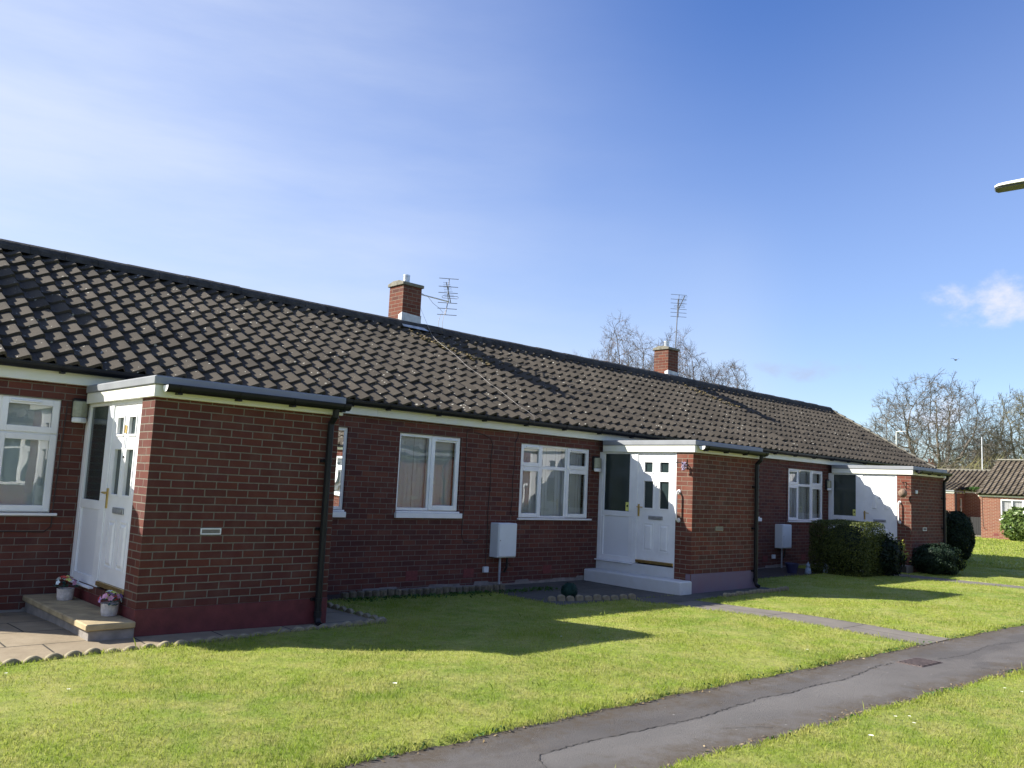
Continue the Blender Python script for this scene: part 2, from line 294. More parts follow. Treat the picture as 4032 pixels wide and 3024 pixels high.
# ------------------------------------------------------------------ builders
COL = sc.collection
def setmeta(o, label=None, cat=None, group=None, kind=None):
    if label: o['label'] = label
    if cat: o['category'] = cat
    if group: o['group'] = group
    if kind: o['kind'] = kind
    return o
def thing(name, loc, label, cat, group=None, rotz=0):
    o = bpy.data.objects.new(name, None); COL.objects.link(o); o.location = loc; o.rotation_euler = (0, 0, rotz); o.empty_display_size = .2
    return setmeta(o, label, cat, group)
class MB:
    def __init__(s, mp=None): s.v = []; s.f = []; s.mp = mp
    def P(s, p): return s.mp(p) if s.mp else p
    def add(s, vs, fs):
        b = len(s.v); s.v += [tuple(s.P(p)) for p in vs]; s.f += [tuple(i + b for i in f) for f in fs]; return s
    def box(s, x0, x1, y0, y1, z0, z1):
        return s.add([(x0, y0, z0), (x1, y0, z0), (x1, y1, z0), (x0, y1, z0), (x0, y0, z1), (x1, y0, z1), (x1, y1, z1), (x0, y1, z1)],
              [(0, 3, 2, 1), (4, 5, 6, 7), (0, 1, 5, 4), (1, 2, 6, 5), (2, 3, 7, 6), (3, 0, 4, 7)])
    def tube(s, pts, r, n=8, cap=True):
        pts = [Vector(p) for p in pts]; rs = r if isinstance(r, (list, tuple)) else [r] * len(pts); rings = []
        b = len(s.v); vs = []; fs = []
        prev = None
        for i, p in enumerate(pts):
            d = (pts[min(i + 1, len(pts) - 1)] - pts[max(i - 1, 0)])
            if d.length < 1e-9: d = Vector((0, 0, 1))
            d.normalize()
            a = d.orthogonal().normalized() if prev is None else (prev - d * prev.dot(d)).normalized()
            prev = a; c = d.cross(a)
            for k in range(n):
                t = 2 * math.pi * k / n; vs.append(p + (a * math.cos(t) + c * math.sin(t)) * rs[i])
        for i in range(len(pts) - 1):
            for k in range(n):
                fs.append((i * n + k, i * n + (k + 1) % n, (i + 1) * n + (k + 1) % n, (i + 1) * n + k))
        if cap: fs.append(tuple(range(n - 1, -1, -1))); fs.append(tuple((len(pts) - 1) * n + k for k in range(n)))
        return s.add(vs, fs)
    def lathe(s, cx, cy, prof, n=20):
        vs = []; fs = []
        for (r, z) in prof:
            for k in range(n): t = 2 * math.pi * k / n; vs.append((cx + r * math.cos(t), cy + r * math.sin(t), z))
        for i in range(len(prof) - 1):
            for k in range(n): fs.append((i * n + k, i * n + (k + 1) % n, (i + 1) * n + (k + 1) % n, (i + 1) * n + k))
        return s.add(vs, fs)
    def prism(s, poly, a0, a1, axis='x'):
        n = len(poly)
        g = {'x': lambda p, a: (a, p[0], p[1]), 'y': lambda p, a: (p[0], a, p[1]), 'z': lambda p, a: (p[0], p[1], a)}[axis]
        vs = [g(p, a0) for p in poly] + [g(p, a1) for p in poly]
        fs = [tuple(range(n)), tuple(range(2 * n - 1, n - 1, -1))] + [(i, (i + 1) % n, n + (i + 1) % n, n + i) for i in range(n)]
        return s.add(vs, fs)
    def blob(s, c, r, n=8, sq=(1, 1, 1), noise=0.):
        vs = []; fs = []; mrows = n // 2 + 1
        for i in range(mrows + 1):
            ph = math.pi * i / mrows
            for k in range(n):
                t = 2 * math.pi * k / n; rr = r * (1 + random.uniform(-noise, noise))
                vs.append((c[0] + rr * sq[0] * math.sin(ph) * math.cos(t), c[1] + rr * sq[1] * math.sin(ph) * math.sin(t), c[2] + rr * sq[2] * math.cos(ph)))
        for i in range(mrows):
            for k in range(n): fs.append((i * n + k, i * n + (k + 1) % n, (i + 1) * n + (k + 1) % n, (i + 1) * n + k))
        return s.add(vs, fs)
    def build(s, name, mat, parent=None, bevel=0, smooth=False, uv=None, recalc=True):
        me = bpy.data.meshes.new(name); me.from_pydata(s.v, [], s.f); me.update()
        if recalc:
            bm = bmesh.new(); bm.from_mesh(me); bmesh.ops.recalc_face_normals(bm, faces=bm.faces[:]); bm.to_mesh(me); bm.free()
        if uv:
            ul = me.uv_layers.new(name='UVMap'); ou, ov = uv
            for p in me.polygons:
                nx, ny, nz = (abs(c) for c in p.normal)
                for li in p.loop_indices:
                    co = me.vertices[me.loops[li].vertex_index].co
                    if nz > .8: u, v_ = co.x, co.y
                    elif nx > ny: u, v_ = co.y + .1125 + ou, co.z
                    else: u, v_ = co.x + ou, co.z
                    ul.data[li].uv = (u + 90, v_ + ov + 30)
        o = bpy.data.objects.new(name, me); COL.objects.link(o)
        me.materials.append(MAT[mat] if isinstance(mat, str) else mat)
        if smooth: me.polygons.foreach_set('use_smooth', [True] * len(me.polygons))
        if bevel:
            b = o.modifiers.new('bevel', 'BEVEL'); b.width = bevel; b.segments = 1; b.limit_method = 'ANGLE'
        if parent: o.parent = parent
        return o
def wall_panel(mb, u0, u1, z0, z1, holes, to, thick):
    """solid wall with rectangular holes; to(u, d, z) -> xyz, d = 0 outer face, d = thick inner."""
    us = sorted({u0, u1, *[h[0] for h in holes], *[h[1] for h in holes]}); zs = sorted({z0, z1, *[h[2] for h in holes], *[h[3] for h in holes]})
    us = [u for u in us if u0 <= u <= u1]; zs = [z for z in zs if z0 <= z <= z1]
    def solid(i, j):
        if i < 0 or j < 0 or i >= len(us) - 1 or j >= len(zs) - 1: return False
        cu_, cz_ = (us[i] + us[i + 1]) / 2, (zs[j] + zs[j + 1]) / 2
        return not any(h[0] < cu_ < h[1] and h[2] < cz_ < h[3] for h in holes)
    for i in range(len(us) - 1):
        for j in range(len(zs) - 1):
            if not solid(i, j): continue
            a, b, c, d = us[i], us[i + 1], zs[j], zs[j + 1]
            for dd in (0, thick): mb.add([to(a, dd, c), to(b, dd, c), to(b, dd, d), to(a, dd, d)], [(0, 1, 2, 3)])
            for (ni, nj, p, q) in ((i - 1, j, (a, c), (a, d)), (i + 1, j, (b, c), (b, d)), (i, j - 1, (a, c), (b, c)), (i, j + 1, (a, d), (b, d))):
                if not solid(ni, nj): mb.add([to(p[0], 0, p[1]), to(q[0], 0, q[1]), to(q[0], thick, q[1]), to(p[0], thick, p[1])], [(0, 1, 2, 3)])
# facing maps: (u, d, z) with d growing INTO the building
def face_front(x0, y0): return lambda p: (x0 + p[0], y0 + p[1], p[2])
def face_left(x0, y0=0): return lambda p: (x0 + p[1], y0 + p[0], p[2])
def ring(mb, u0, u1, z0, z1, wd, d0, d1):
    mb.box(u0, u0 + wd, d0, d1, z0, z1); mb.box(u1 - wd, u1, d0, d1, z0, z1)
    mb.box(u0 + wd, u1 - wd, d0, d1, z1 - wd, z1); mb.box(u0 + wd, u1 - wd, d0, d1, z0, z0 + wd)
def blinds(mp, u0, u1, z0, z1, d, parent, mat='blind', gapfrom=None):
    mb = MB(mp); u = u0
    while u < u1 - .03:
        a = random.uniform(.82, .93); dx = .088; off = .003 * random.random()
        mb.add([(u, d + off, z0), (min(u + dx, u1), d + .011 + off, z0), (min(u + dx, u1), d + .011 + off, z1), (u, d + off, z1)], [(0, 1, 2, 3)])
        u += dx * a
    mb.build('blind', mat, parent, recalc=False)
    MB(mp).box(u0 - .15, u1 + .15, .55, .58, z0 - .25, z1 + .15).build('room_backing', 'interior', parent)
def pane(mp, u0, u1, z0, z1, d, parent, mat='glass'):
    return MB(mp).add([(u0, d, z0), (u1, d, z0), (u1, d, z1), (u0, d, z1)], [(0, 1, 2, 3)]).build('pane', mat, parent, recalc=False)
def vent(mp, u0, u1, z, d, parent):
    mb = MB(mp); mb.box(u0, u1, d - .018, d + .002, z - .011, z + .011); mb.build('trickle_vent', 'upvc', parent, bevel=.006)
def triple_window(mp, parent, u0=0., zt=2.0, zb=.767):
    """three bays; casements with top lights left and right. u0 = left edge; width 1.72"""
    W = 1.72; u1 = u0 + W; mb = MB(mp); d0 = .03; zt1 = 1.617
    ring(mb, u0, u1, zb, zt, .035, d0, d0 + .07)
    m1, m2 = u0 + .515, u0 + 1.135
    for m_ in (m1, m2): mb.box(m_ - .026, m_ + .026, d0 + .002, d0 + .07, zb + .035, zt - .035)
    for a, b in ((u0 + .035, m1 - .026), (m1 + .026, m2 - .026), (m2 + .026, u1 - .035)): mb.box(a, b, d0 + .004, d0 + .07, zt1 - .03, zt1 + .03)
    panes = []
    for a, b in ((u0 + .012, m1 - .010), (m2 + .010, u1 - .012)):
        for c, d in ((zb + .012, zt1 - .008), (zt1 + .008, zt - .012)):
            ring(mb, a, b, c, d, .066, d0 - .014, d0 + .03); panes.append((a + .066, b - .066, c + .066, d - .066))
    panes += [(m1 + .026, m2 - .026, zb + .04, zt1 - .03), (m1 + .026, m2 - .026, zt1 + .03, zt - .035)]
    win = mb.build('window', 'upvc', parent, bevel=.004)
    for q in panes: pane(mp, *q, d0 + .012, win)
    for a in (u0 + .10, m2 + .07): vent(mp, a + .02, a + .31, zt - .045, d0 - .014, win)
    MB(mp).box(u0 - .03, u1 + .06, -.045, d0 + .05, zb - .03, zb - .002).build('sill', 'upvc', win, bevel=.004)
    blinds(mp, u0 + .04, u1 - .04, zb + .03, zt - .02, d0 + .10, win)
    return win
def double_window(mp, parent, u0, zt=1.99, zb=.853, W=1.174, flip=False):
    u1 = u0 + W; mp0 = mp
    if flip: mp = lambda p: mp0((u0 + u1 - p[0], p[1], p[2]))
    mb = MB(mp); d0 = .03; mm = u0 + .60
    ring(mb, u0, u1, zb, zt, .045, d0, d0 + .07)
    mb.box(mm - .03, mm + .03, d0 + .002, d0 + .07, zb + .045, zt - .045)
    a, b, c, d = mm + .008, u1 - .012, zb + .014, zt - .014
    ring(mb, a, b, c, d, .072, d0 - .014, d0 + .03)
    win = mb.build('window', 'upvc', parent, bevel=.004)
    pane(mp, u0 + .045, mm - .03, zb + .045, zt - .045, d0 + .012, win); pane(mp, a + .072, b - .072, c + .072, d - .072, d0 + .012, win)
    vent(mp, a + .1, b - .06, zt - .05, d0 - .014, win)
    sb = MB(mp); sb.box(u0 - .005, u1 + .02, -.02, d0 + .05, zb - .026, zb - .002); sb.box(u0 - .02, u1 + .06, -.045, d0 + .02, zb - .103, zb - .028)
    sb.build('sill', 'upvc', win, bevel=.004)
    blinds(mp, u0 + .05, u1 - .05, zb + .03, zt - .02, d0 + .10, win)
    return win
def raised_panel(mb, a, b, c, d, w_=.035, dd=0., h=.014):
    ring(mb, a, b, c, d, .014, dd - .008, dd + .002)
    mb.add([(a + .03, dd - .001, c + .03), (b - .03, dd - .001, c + .03), (b - .03, dd - .001, d - .03), (a + .03, dd - .001, d - .03),
            (a + .055, dd - h, c + .055), (b - .055, dd - h, c + .055), (b - .055, dd - h, d - .055), (a + .055, dd - h, d - .055)],
           [(4, 5, 6, 7), (0, 1, 5, 4), (1, 2, 6, 5), (2, 3, 7, 6), (3, 0, 4, 7)])
def scroll_tiles(name, ncol, x0, parent, mat='tile', y0=1.83, z0=2.335, dy=3.37, dz=1.88, ncrs=12, pitch=.2403, mp=None, seed=1, slip=()):
    """front pantile slope: each course a wavy strip lapping over the one below"""
    r = np.random.default_rng(seed); SL = math.hypot(dy, dz); gauge = SL / (ncrs - .15); uy, uz = dy / SL, dz / SL; ny, nz = -uz, uy
    prof = [(0.0, .006), (.12, -.002), (.30, .000), (.42, .012), (.54, .027), (.66, .042), (.78, .056), (.87, .063), (.92, .056), (.96, .036), (.985, .012)]
    K = len(prof); vs = []; fs = []; tint = []
    for i in range(ncrs):
        for j in range(ncol):
            s0 = i * gauge - (.03 if i else .0) + r.normal(0, .006 if i else .002); s1 = min((i + 1) * gauge + .02, SL + .01); dh = r.normal(0, .0035); sk = r.normal(0, .006); tv = r.random() ** 2; rise = .045
            if (i, j) in slip: s0 -= .07; dh += .015
            b = len(vs)
            for (u, h) in prof:
                X = x0 + (j + u) * pitch; hh = h + dh + sk * (u - .5)
                for (s, t) in ((s0, hh - .012 + rise * .4), (s0, hh + rise), (s1, hh + .002)):
                    vs.append((X, y0 + s * uy + t * ny, z0 + s * uz + t * nz)); tint.append(tv)
            for k in range(K - 1):
                a = b + 3 * k; c = a + 3
                fs += [(a, c, c + 1, a + 1), (a + 1, c + 1, c + 2, a + 2)]
            # roll side lapping down onto the next tile
            a = b + 3 * (K - 1); vs.append((vs[a + 1][0] + .003, vs[a + 1][1] + .03 * uz, vs[a + 1][2] - .03 * uy)); vs.append((vs[a + 2][0] + .003, vs[a + 2][1] + .03 * uz, vs[a + 2][2] - .03 * uy)); tint += [tv, tv]
            fs.append((a + 1, len(vs) - 2, len(vs) - 1, a + 2))
    if mp: vs = [mp(p) for p in vs]
    me = bpy.data.meshes.new(name); me.from_pydata(vs, [], fs); me.update()
    at = me.attributes.new('tint', 'FLOAT', 'POINT'); at.data.foreach_set('value', tint)
    me.materials.append(MAT[mat]); me.polygons.foreach_set('use_smooth', [False] * len(me.polygons))
    o = bpy.data.objects.new(name, me); COL.objects.link(o); o.parent = parent; return o
def text_mesh(s, size, mp3, name, mat, parent, extrude=.002):
    cu_ = bpy.data.curves.new(name, 'FONT'); cu_.body = s; cu_.size = size; cu_.extrude = extrude; cu_.align_x = 'CENTER'; cu_.align_y = 'CENTER'
    o = bpy.data.objects.new(name, cu_); COL.objects.link(o)
    dg = bpy.context.evaluated_depsgraph_get(); me = bpy.data.meshes.new_from_object(o.evaluated_get(dg)); COL.objects.unlink(o); bpy.data.objects.remove(o)
    for v in me.vertices: v.co = mp3(v.co)
    me.materials.clear(); me.materials.append(MAT[mat]); n = bpy.data.objects.new(name, me); COL.objects.link(n); n.parent = parent; return n
# ------------------------------------------------------------------ ground
def smooth(a, b, x): t = np.clip((x - a) / (b - a), 0, 1); return t * t * (3 - 2 * t)
def gz(x, y):
    x = np.asarray(x, float); y = np.asarray(y, float)
    z = -.305 + .085 * np.exp(-((x - 3.2) / 3.4) ** 2 - ((y + 2.5) / 1.0) ** 2) + .045 * np.exp(-((x - 12.5) / 4) ** 2 - ((y + 2.6) / 1.1) ** 2)
    z = z + .062 * np.exp(-((x + .8) / 3.6) ** 2 - ((y - .6) / 1.5) ** 2) - .03 * np.exp(-((x - 7) / 3.5) ** 2 - ((y - .6) / 1.6) ** 2)
    return z
PF = [(-30, -3.2), (-.24, -3.97), (2.6, -4.02), (5.1, -4.11), (7.6, -4.17), (10.54, -4.30), (20, -4.7), (60, -6.4)]
PN = [(-30, -4.6), (-2, -5.0), (1.28, -5.06), (3.0, -5.16), (5.3, -5.27), (6.8, -5.36), (10, -5.55), (20, -6.2), (60, -8.4)]
ip = lambda P, x: np.interp(x, [p[0] for p in P], [p[1] for p in P])
def hash_n(x, f, s): return np.sin(x * f + s) * .5 + np.sin(x * f * 2.3 + s * 1.7) * .3 + np.sin(x * f * 5.1 + s * .6) * .2
# paved rectangles: x0, x1, y0, y1
PAVE = {'sand': (-9, 2.64, -.60, 2.1), 'patio2': (5.75, 8.85, .02, 2.1), 'strip2': (7.2, 10.9, -.52, .02), 'cpath2': (7.33, 8.13, -4.3, -.45), 'cpath3': (16.12, 17.0, -4.6, 1.9), 'bed': (2.6, 6.3, 1.5, 2.1), 'bed2': (10.7, 15.6, .75, 2.1)}
def pave_d(x, y):
    """signed distance-ish: >0 inside a paved area"""
    d = np.full(np.shape(x), -9.)
    yf = ip(PF, x) + .025 * hash_n(x, 7, 1); yn = ip(PN, x) + .035 * hash_n(x, 6, 4)
    d = np.maximum(d, np.minimum(yf - y, y - yn))
    for k, (a, b, c, e) in PAVE.items():
        c2 = c + ((x + 1) * .103 if k == 'sand' else 0)
        d = np.maximum(d, np.minimum(np.minimum(x - a, b - x), np.minimum(y - c2, e - y)))
    return d
xs = np.unique(np.concatenate([np.linspace(-400, -40, 19), np.linspace(-40, -6, 60), np.arange(-6, 19, .05), np.arange(19, 50, .25), np.linspace(50, 500, 60)]))
ys = np.unique(np.concatenate([np.linspace(-400, -30, 19), np.linspace(-30, -9.5, 60), np.arange(-9.5, 2.2, .05), np.linspace(2.2, 12, 40), np.linspace(12, 60, 60), np.linspace(60, 500, 50)]))
Xg, Yg = np.meshgrid(xs, ys); D = pave_d(Xg, Yg)
near = np.exp(-((Xg - 5) / 40) ** 2)
Zg = gz(Xg, Yg) + np.where(D > -.5, .022 * (1 - smooth(-.05, .0, D)) - .02 * smooth(-.0, .03, D), .022) + .006 * np.sin(Xg * 3.1) * np.sin(Yg * 2.7) * near
def grid_mesh(name, Xa, Ya, Za, mask=None):
    h, w_ = Xa.shape; me = bpy.data.meshes.new(name)
    co = np.stack([Xa, Ya, Za], -1).reshape(-1, 3); idx = np.arange(h * w_).reshape(h, w_)
    q = np.stack([idx[:-1, :-1], idx[:-1, 1:], idx[1:, 1:], idx[1:, :-1]], -1).reshape(-1, 4)
    if mask is not None:
        mk = mask.reshape(-1)[q].all(1); q = q[mk]
        used, inv = np.unique(q, return_inverse=True); co = co[used]; q = inv.reshape(-1, 4)
    me.vertices.add(len(co)); me.vertices.foreach_set('co', co.ravel()); me.loops.add(q.size); me.loops.foreach_set('vertex_index', q.ravel().astype(np.int32))
    me.polygons.add(len(q)); me.polygons.foreach_set('loop_start', np.arange(0, q.size, 4, dtype=np.int32)); me.polygons.foreach_set('loop_total', np.full(len(q), 4, np.int32))
    me.update(); me.validate(); return me
def struct_mesh(name, me, mat):
    o = bpy.data.objects.new(name, me); COL.objects.link(o); me.materials.append(MAT[mat]); o['kind'] = 'structure'
    me.polygons.foreach_set('use_smooth', [True] * len(me.polygons)); return o
struct_mesh('lawn', grid_mesh('lawn', Xg, Yg, Zg), 'grass_ground')
def sheet(name, x0, x1, yfun0, yfun1, mat, dz=.0, nx=None, ny=14, step=.1):
    nx = nx or max(3, int((x1 - x0) / step)); X = np.linspace(x0, x1, nx); T = np.linspace(0, 1, ny)
    Y = np.array([yfun0(X) * (1 - t) + yfun1(X) * t for t in T]); XX = np.tile(X, (ny, 1))
    return struct_mesh(name, grid_mesh(name, XX, Y, gz(XX, Y) + dz), mat)
k_ = lambda c: (lambda X: np.full_like(X, c))
sheet('asphalt_path', -30, 60, lambda X: ip(PN, X) - .12, lambda X: ip(PF, X) + .12, 'asphalt', .004, nx=1400, ny=40)
sheet('concrete_path', 7.28, 8.18, k_(-4.19), k_(-.45), 'concrete', .010, ny=50)
sheet('garden_path', 16.07, 17.05, k_(-4.45), k_(1.95), 'concrete', .009, ny=60)
sheet('sandstone_patio', -9, 2.66, lambda X: -.61 + .103 * (X + 1), k_(2.10), 'sandstone', .012, ny=30)
sheet('dark_patio', 5.7, 8.85, k_(.0), k_(2.10), 'patio_dark', .012, ny=24)
sheet('dark_patio', 7.15, 10.95, k_(-.55), k_(-.004), 'patio_dark', .0135, ny=12)
sheet('flower_bed', 2.67, 6.4, k_(1.46), k_(2.10), 'soil', .010, ny=8)
sheet('flower_bed', 10.65, 15.65, k_(.72), k_(2.10), 'soil', .010, ny=12)
_p = bpy.data.objects['asphalt_path'].data; _c = np.empty(len(_p.vertices) * 3); _p.vertices.foreach_get('co', _c); _c = _c.reshape(-1, 3)
_a = _p.attributes.new('edge', 'FLOAT', 'POINT'); _a.data.foreach_set('value', np.minimum(ip(PF, _c[:, 0]) - _c[:, 1], _c[:, 1] - ip(PN, _c[:, 0])))
CRK = [(.60, -4.95), (.68, -4.64), (.75, -4.53), (.83, -4.45), (1.02, -4.44), (1.32, -4.44), (1.69, -4.47), (2.4, -4.52), (3.35, -4.46), (3.71, -4.5), (4.15, -4.48), (4.6, -4.52), (5.18, -4.47), (5.56, -4.41), (5.96, -4.44)]
_y = np.interp(_c[:, 0], [q[0] for q in CRK], [q[1] for q in CRK]); _a = _p.attributes.new('patch', 'FLOAT', 'POINT')
_a.data.foreach_set('value', smooth(-.01, .03, _y - _c[:, 1]) * smooth(.65, .8, _c[:, 0]) * (1 - smooth(4.5, 6.2, _c[:, 0])) * (.45 + .55 * np.exp(-((_y - _c[:, 1]) / .35) ** 2)))
# ------------------------------------------------------------------ the terrace
XP = [0.0, 8.773, 17.575]; YW = 2.043; ZTOP = 2.19
bound = [-2.30, 3.841, 12.732, 24.03]; ncols = [26, 37, 47]; RY, RZ = 5.2, 4.26
LABEL = ['nearest brick bungalow of the terrace, with dark red plinth and white door marked 1',
         'middle brick bungalow of the terrace, with lilac plinth and glazed white door',
         'brick bungalow at the far gable end, its solid white door partly behind a hedge']
slips = [((7, 30),), ((3, 9), (9, 20)), ((2, 12), (5, 26), (7, 33), (6, 40))]
def bungalow(k, label, opposite=False, group='brick bungalows of the long terrace'):
    xp = XP[k]; H = thing('brick_bungalow', (0, 0, 0), label, 'bungalow', group)
    a, b = bound[k], bound[k + 1]; ag, bg_ = a, b; pit = (b - a) / ncols[k]
    if k == 0: a = a + .06
    if k == 2: b_w = b - .06
    else: b_w = b
    tri = (xp - 1.97, xp - .25, .767, 2.0); holes = [tri]
    dB = (xp - 4.448, xp - 3.274, .853, 1.99); dA = (xp + 2.27, xp + 3.444, .853, 1.99)
    if k > 0: holes.append(dB)
    holes.append(dA)
    
    mb = MB(); tf = lambda u, d, z: (u, YW + d, z); wall_panel(mb, a, b_w, -.5, ZTOP, holes, tf, .22)
    wall_panel(mb, a, b_w, -.5, ZTOP, [], lambda u, d, z: (u, 8.36 - d, z), .22)
    # gable or party walls
    def gable(x0, x1):
        mb.prism([(YW + .222, -.5), (8.138, -.5), (8.138, ZTOP), (8.138, 2.36), (RY, RZ - .16), (YW + .222, 2.36)], x0, x1, 'x')
    if k == 2: gable(b_w - .22, b_w - .001)
    if k == 0: gable(a + .001, a + .22)
    if k < 2: gable(b_w - .10, b_w - .001)
    mb.build('main_wall', 'brick_main', H, uv=(-xp, .02))
    # porch
    bm_ = 'brick_porch' if k == 0 else 'brick_porch_b'; ZP = 1.985
    mb = MB(); wall_panel(mb, xp, xp + 2.02, 0.0 if k < 2 else -.5, ZP, [], lambda u, d, z: (u, d, z), .11)
    mb.box(xp + .0005, xp + .11, .1105, .33, -.13 if k == 1 else (-.5 if k == 2 else 0.), ZP)
    if k == 1: mb.box(xp + .0, xp + .10, .012, .33, -.5, -.131); mb.box(xp, xp + .1, .0005, .012, -.13, -.001)
    if k != 1: mb.box(xp + .001, xp + .09, .3305, 2.04, -.5, .065)
    wall_panel(mb, .11, YW - .002, 0.0 if k < 2 else -.5, ZP, [], lambda u, d, z: (xp + 2.02 - d, u, z), .11)
    mb.build('porch_wall', bm_, H, uv=(-xp + 0.0, .0))
    if k == 0: MB().box(xp - .004, xp + 2.026, -.006, 2.0, -.5, -.001).build('plinth', 'plinth_red', H, bevel=.004)
    if k == 1:
        MB().box(xp + .004, xp + 2.026, -.008, .11, -.5, -.001).build('plinth', 'plinth_lilac', H, bevel=.006)
        MB().box(xp + 1.92, xp + 2.024, .111, 2.03, -.5, -.001).build('plinth', 'plinth_lilac', H)
        MB().box(xp - .006, xp + .095, .331, 2.03, -.5, .062).build('door_riser', 'white_paint', H, bevel=.008)
    # porch flat roof
    mb = MB(); mb.box(xp - .035, xp + 2.03, -.055, 1.93, 1.974, 2.09); mb.build('porch_fascia', 'fascia', H, bevel=.004)
    mb = MB(); mb.box(xp - .052, xp + 2.042, -.082, 1.925, 2.091, 2.172)
    mb.build('porch_roof_trim', 'trim_grey', H, bevel=.008)
    MB().box(xp - .03, xp + 2.02, -.06, 1.92, 2.1725, 2.179).build('porch_roof', 'felt', H)
    # soffit fixings
    mb = MB()
    # gutter on the porch front with brackets and downpipe
    def gutter(x0, x1, yc, zc, r=.056, name='gutter', brk=.6, lip=True):
        mb = MB(); n = 8; pr = [(yc - r, zc + .012)] + [(yc - r * math.cos(math.pi * i / n), zc - r * math.sin(math.pi * i / n)) for i in range(n + 1)] + [(yc + r, zc + .012)]
        inner = [(yc + (r - .005), zc + .012)] + [(yc + (r - .005) * math.cos(math.pi * i / n), zc - (r - .005) * math.sin(math.pi * i / n)) for i in range(n + 1)] + [(yc - (r - .005), zc + .012)]
        mb.prism(pr + inner, x0, x1, 'x')
        x = x0 + .12
        while x < x1 - .05:
            mb.prism([(yc - r * 1.12 * math.cos(math.pi * i / 8), zc + .003 - r * 1.14 * math.sin(math.pi * i / 8)) for i in range(9)], x, x + .03, 'x')
            mb.box(x - .008, x + .038, yc - .02, yc + .055, zc - .078, zc - .055); x += brk
        return mb.build(name, 'gutter', H)
    g = gutter(xp + .03, xp + 2.035, -.148, 2.082, .062, 'porch_gutter')
    MB().add([(xp + .028, -.148 - .062 * math.cos(t), 2.082 - .062 * math.sin(t)) for t in [math.pi * i / 8 for i in range(9)]], [tuple(range(9))]).build('gutter_end', 'upvc' if k < 2 else 'gutter', g, recalc=False)
    xd = xp + 1.885
    dp = MB(); dp.tube([(xd, -.145, 2.04), (xd, -.135, 1.95), (xd, -.06, 1.88), (xd, -.055, 1.80), (xd, -.055, -.19), (xd, -.075, -.25), (xd, -.13, -.27)], .035, 10)
    for zz in (1.45, .72, -.02): dp.tube([(xd, -.055, zz), (xd, -.055, zz + .03)], .041, 10); dp.box(xd - .07, xd + .03, -.03, -.001, zz, zz + .03)
    dp.tube([(xd, -.055, -.19), (xd, -.055, -.13)], .042, 10); dp.build('downpipe', 'gutter', H, smooth=False)
    # main fascia, gutter
    MB().box(ag, b, 1.955, 2.042, 2.178, 2.31).build('main_fascia', 'fascia', H, bevel=.003)
    gutter(ag, b + (.03 if k == 2 else -.001), 1.868, 2.352, .062, 'main_gutter', .92)
    # roof
    roof = scroll_tiles('roof', ncols[k], ag, H, pitch=pit, seed=40 + k, slip=slips[k] if not opposite else ())
    mb = MB(); mb.add([(ag, 1.86, 2.31), (b, 1.86, 2.31), (b, RY, RZ - .09), (ag, RY, RZ - .09), (ag, 8.55, 2.31), (b, 8.55, 2.31)], [(0, 1, 2, 3), (3, 2, 5, 4)])
    mb.build('roof_underlay', 'felt', roof, recalc=False)
    scroll_tiles('rear_slope', ncols[k], ag, H, pitch=pit, seed=50 + k, mp=lambda p: (p[0], 2 * RY - p[1] , p[2]), ncrs=12)
    mb = MB(); x = ag
    while x < b - .05:
        x1 = min(x + .45, b); dz = random.uniform(-.006, .008); dy_ = random.uniform(-.006, .006)
        pr = [(RY + dy_ - .155 * math.cos(math.pi * i / 8), RZ - .045 + dz + .165 * math.sin(math.pi * i / 8)) for i in range(9)]
        n = 9; vs = [(x, *q) for q in pr] + [(x1 - .004, *q) for q in pr]; mb.add(vs, [(i, i + 1, n + i + 1, n + i) for i in range(n - 1)] + [tuple(range(n)), tuple(range(2 * n - 1, n - 1, -1))]); x += .45
    mb.build('ridge_cap', 'ridge', roof)
    if k == 0: MB().prism([(1.80, 2.33), (RY, RZ - .08), (8.6, 2.33), (8.6, 2.20), (RY, RZ - .22), (1.86, 2.24)], ag + .01, ag + .058, 'x').build('barge_board', 'fascia', H)
    if k == 2:   # verge mortar and barge board
        vb = MB(); vb.prism([(1.80, 2.33), (RY, RZ - .08), (8.6, 2.33), (8.6, 2.20), (RY, RZ - .22), (1.86, 2.24)], b - .058, b - .01, 'x'); vb.build('barge_board', 'fascia', H)
        mb = MB()
        for i in range(12):
            t0, t1 = i / 12, (i + 1) / 12 - .004; f = lambda t: (1.80 + t * (RY - 1.80), 2.36 + t * (RZ - 2.33))
            (ya, za), (yb, zb_) = f(t0), f(t1); mb.add([(b - .11, ya, za + .03), (b + .02, ya, za + .03), (b + .02, yb, zb_ + .025), (b - .11, yb, zb_ + .025), (b - .11, ya, za + .085), (b + .02, ya, za + .085), (b + .02, yb, zb_ + .055), (b - .11, yb, zb_ + .055)],
                [(0, 3, 2, 1), (4, 5, 6, 7), (0, 1, 5, 4), (1, 2, 6, 5), (2, 3, 7, 6), (3, 0, 4, 7)])
        mb.build('verge_tile', 'cap', roof)
    # windows
    fm = face_front(0, YW)
    triple_window(fm, H, tri[0])
    if k > 0: double_window(fm, H, dB[0])
    double_window(fm, H, dA[0], flip=True)
    # front door and sidelight in the left side of the porch
    fl = face_left(xp); mb = MB(fl)
    mb.box(1.15, 1.235, .012, .085, .066, 1.974); mb.box(.331, .362, .012, .085, .066, 1.974); mb.box(1.235, 2.035, .012, .085, 1.94, 1.974); mb.box(.362, 1.15, .012, .085, 1.93, 1.974)
    mb.box(1.955, 2.035, .012, .085, .066, 1.94); mb.box(1.235, 1.955, .016, .085, .84, .935); mb.box(1.235, 1.955, .016, .085, .066, .155)
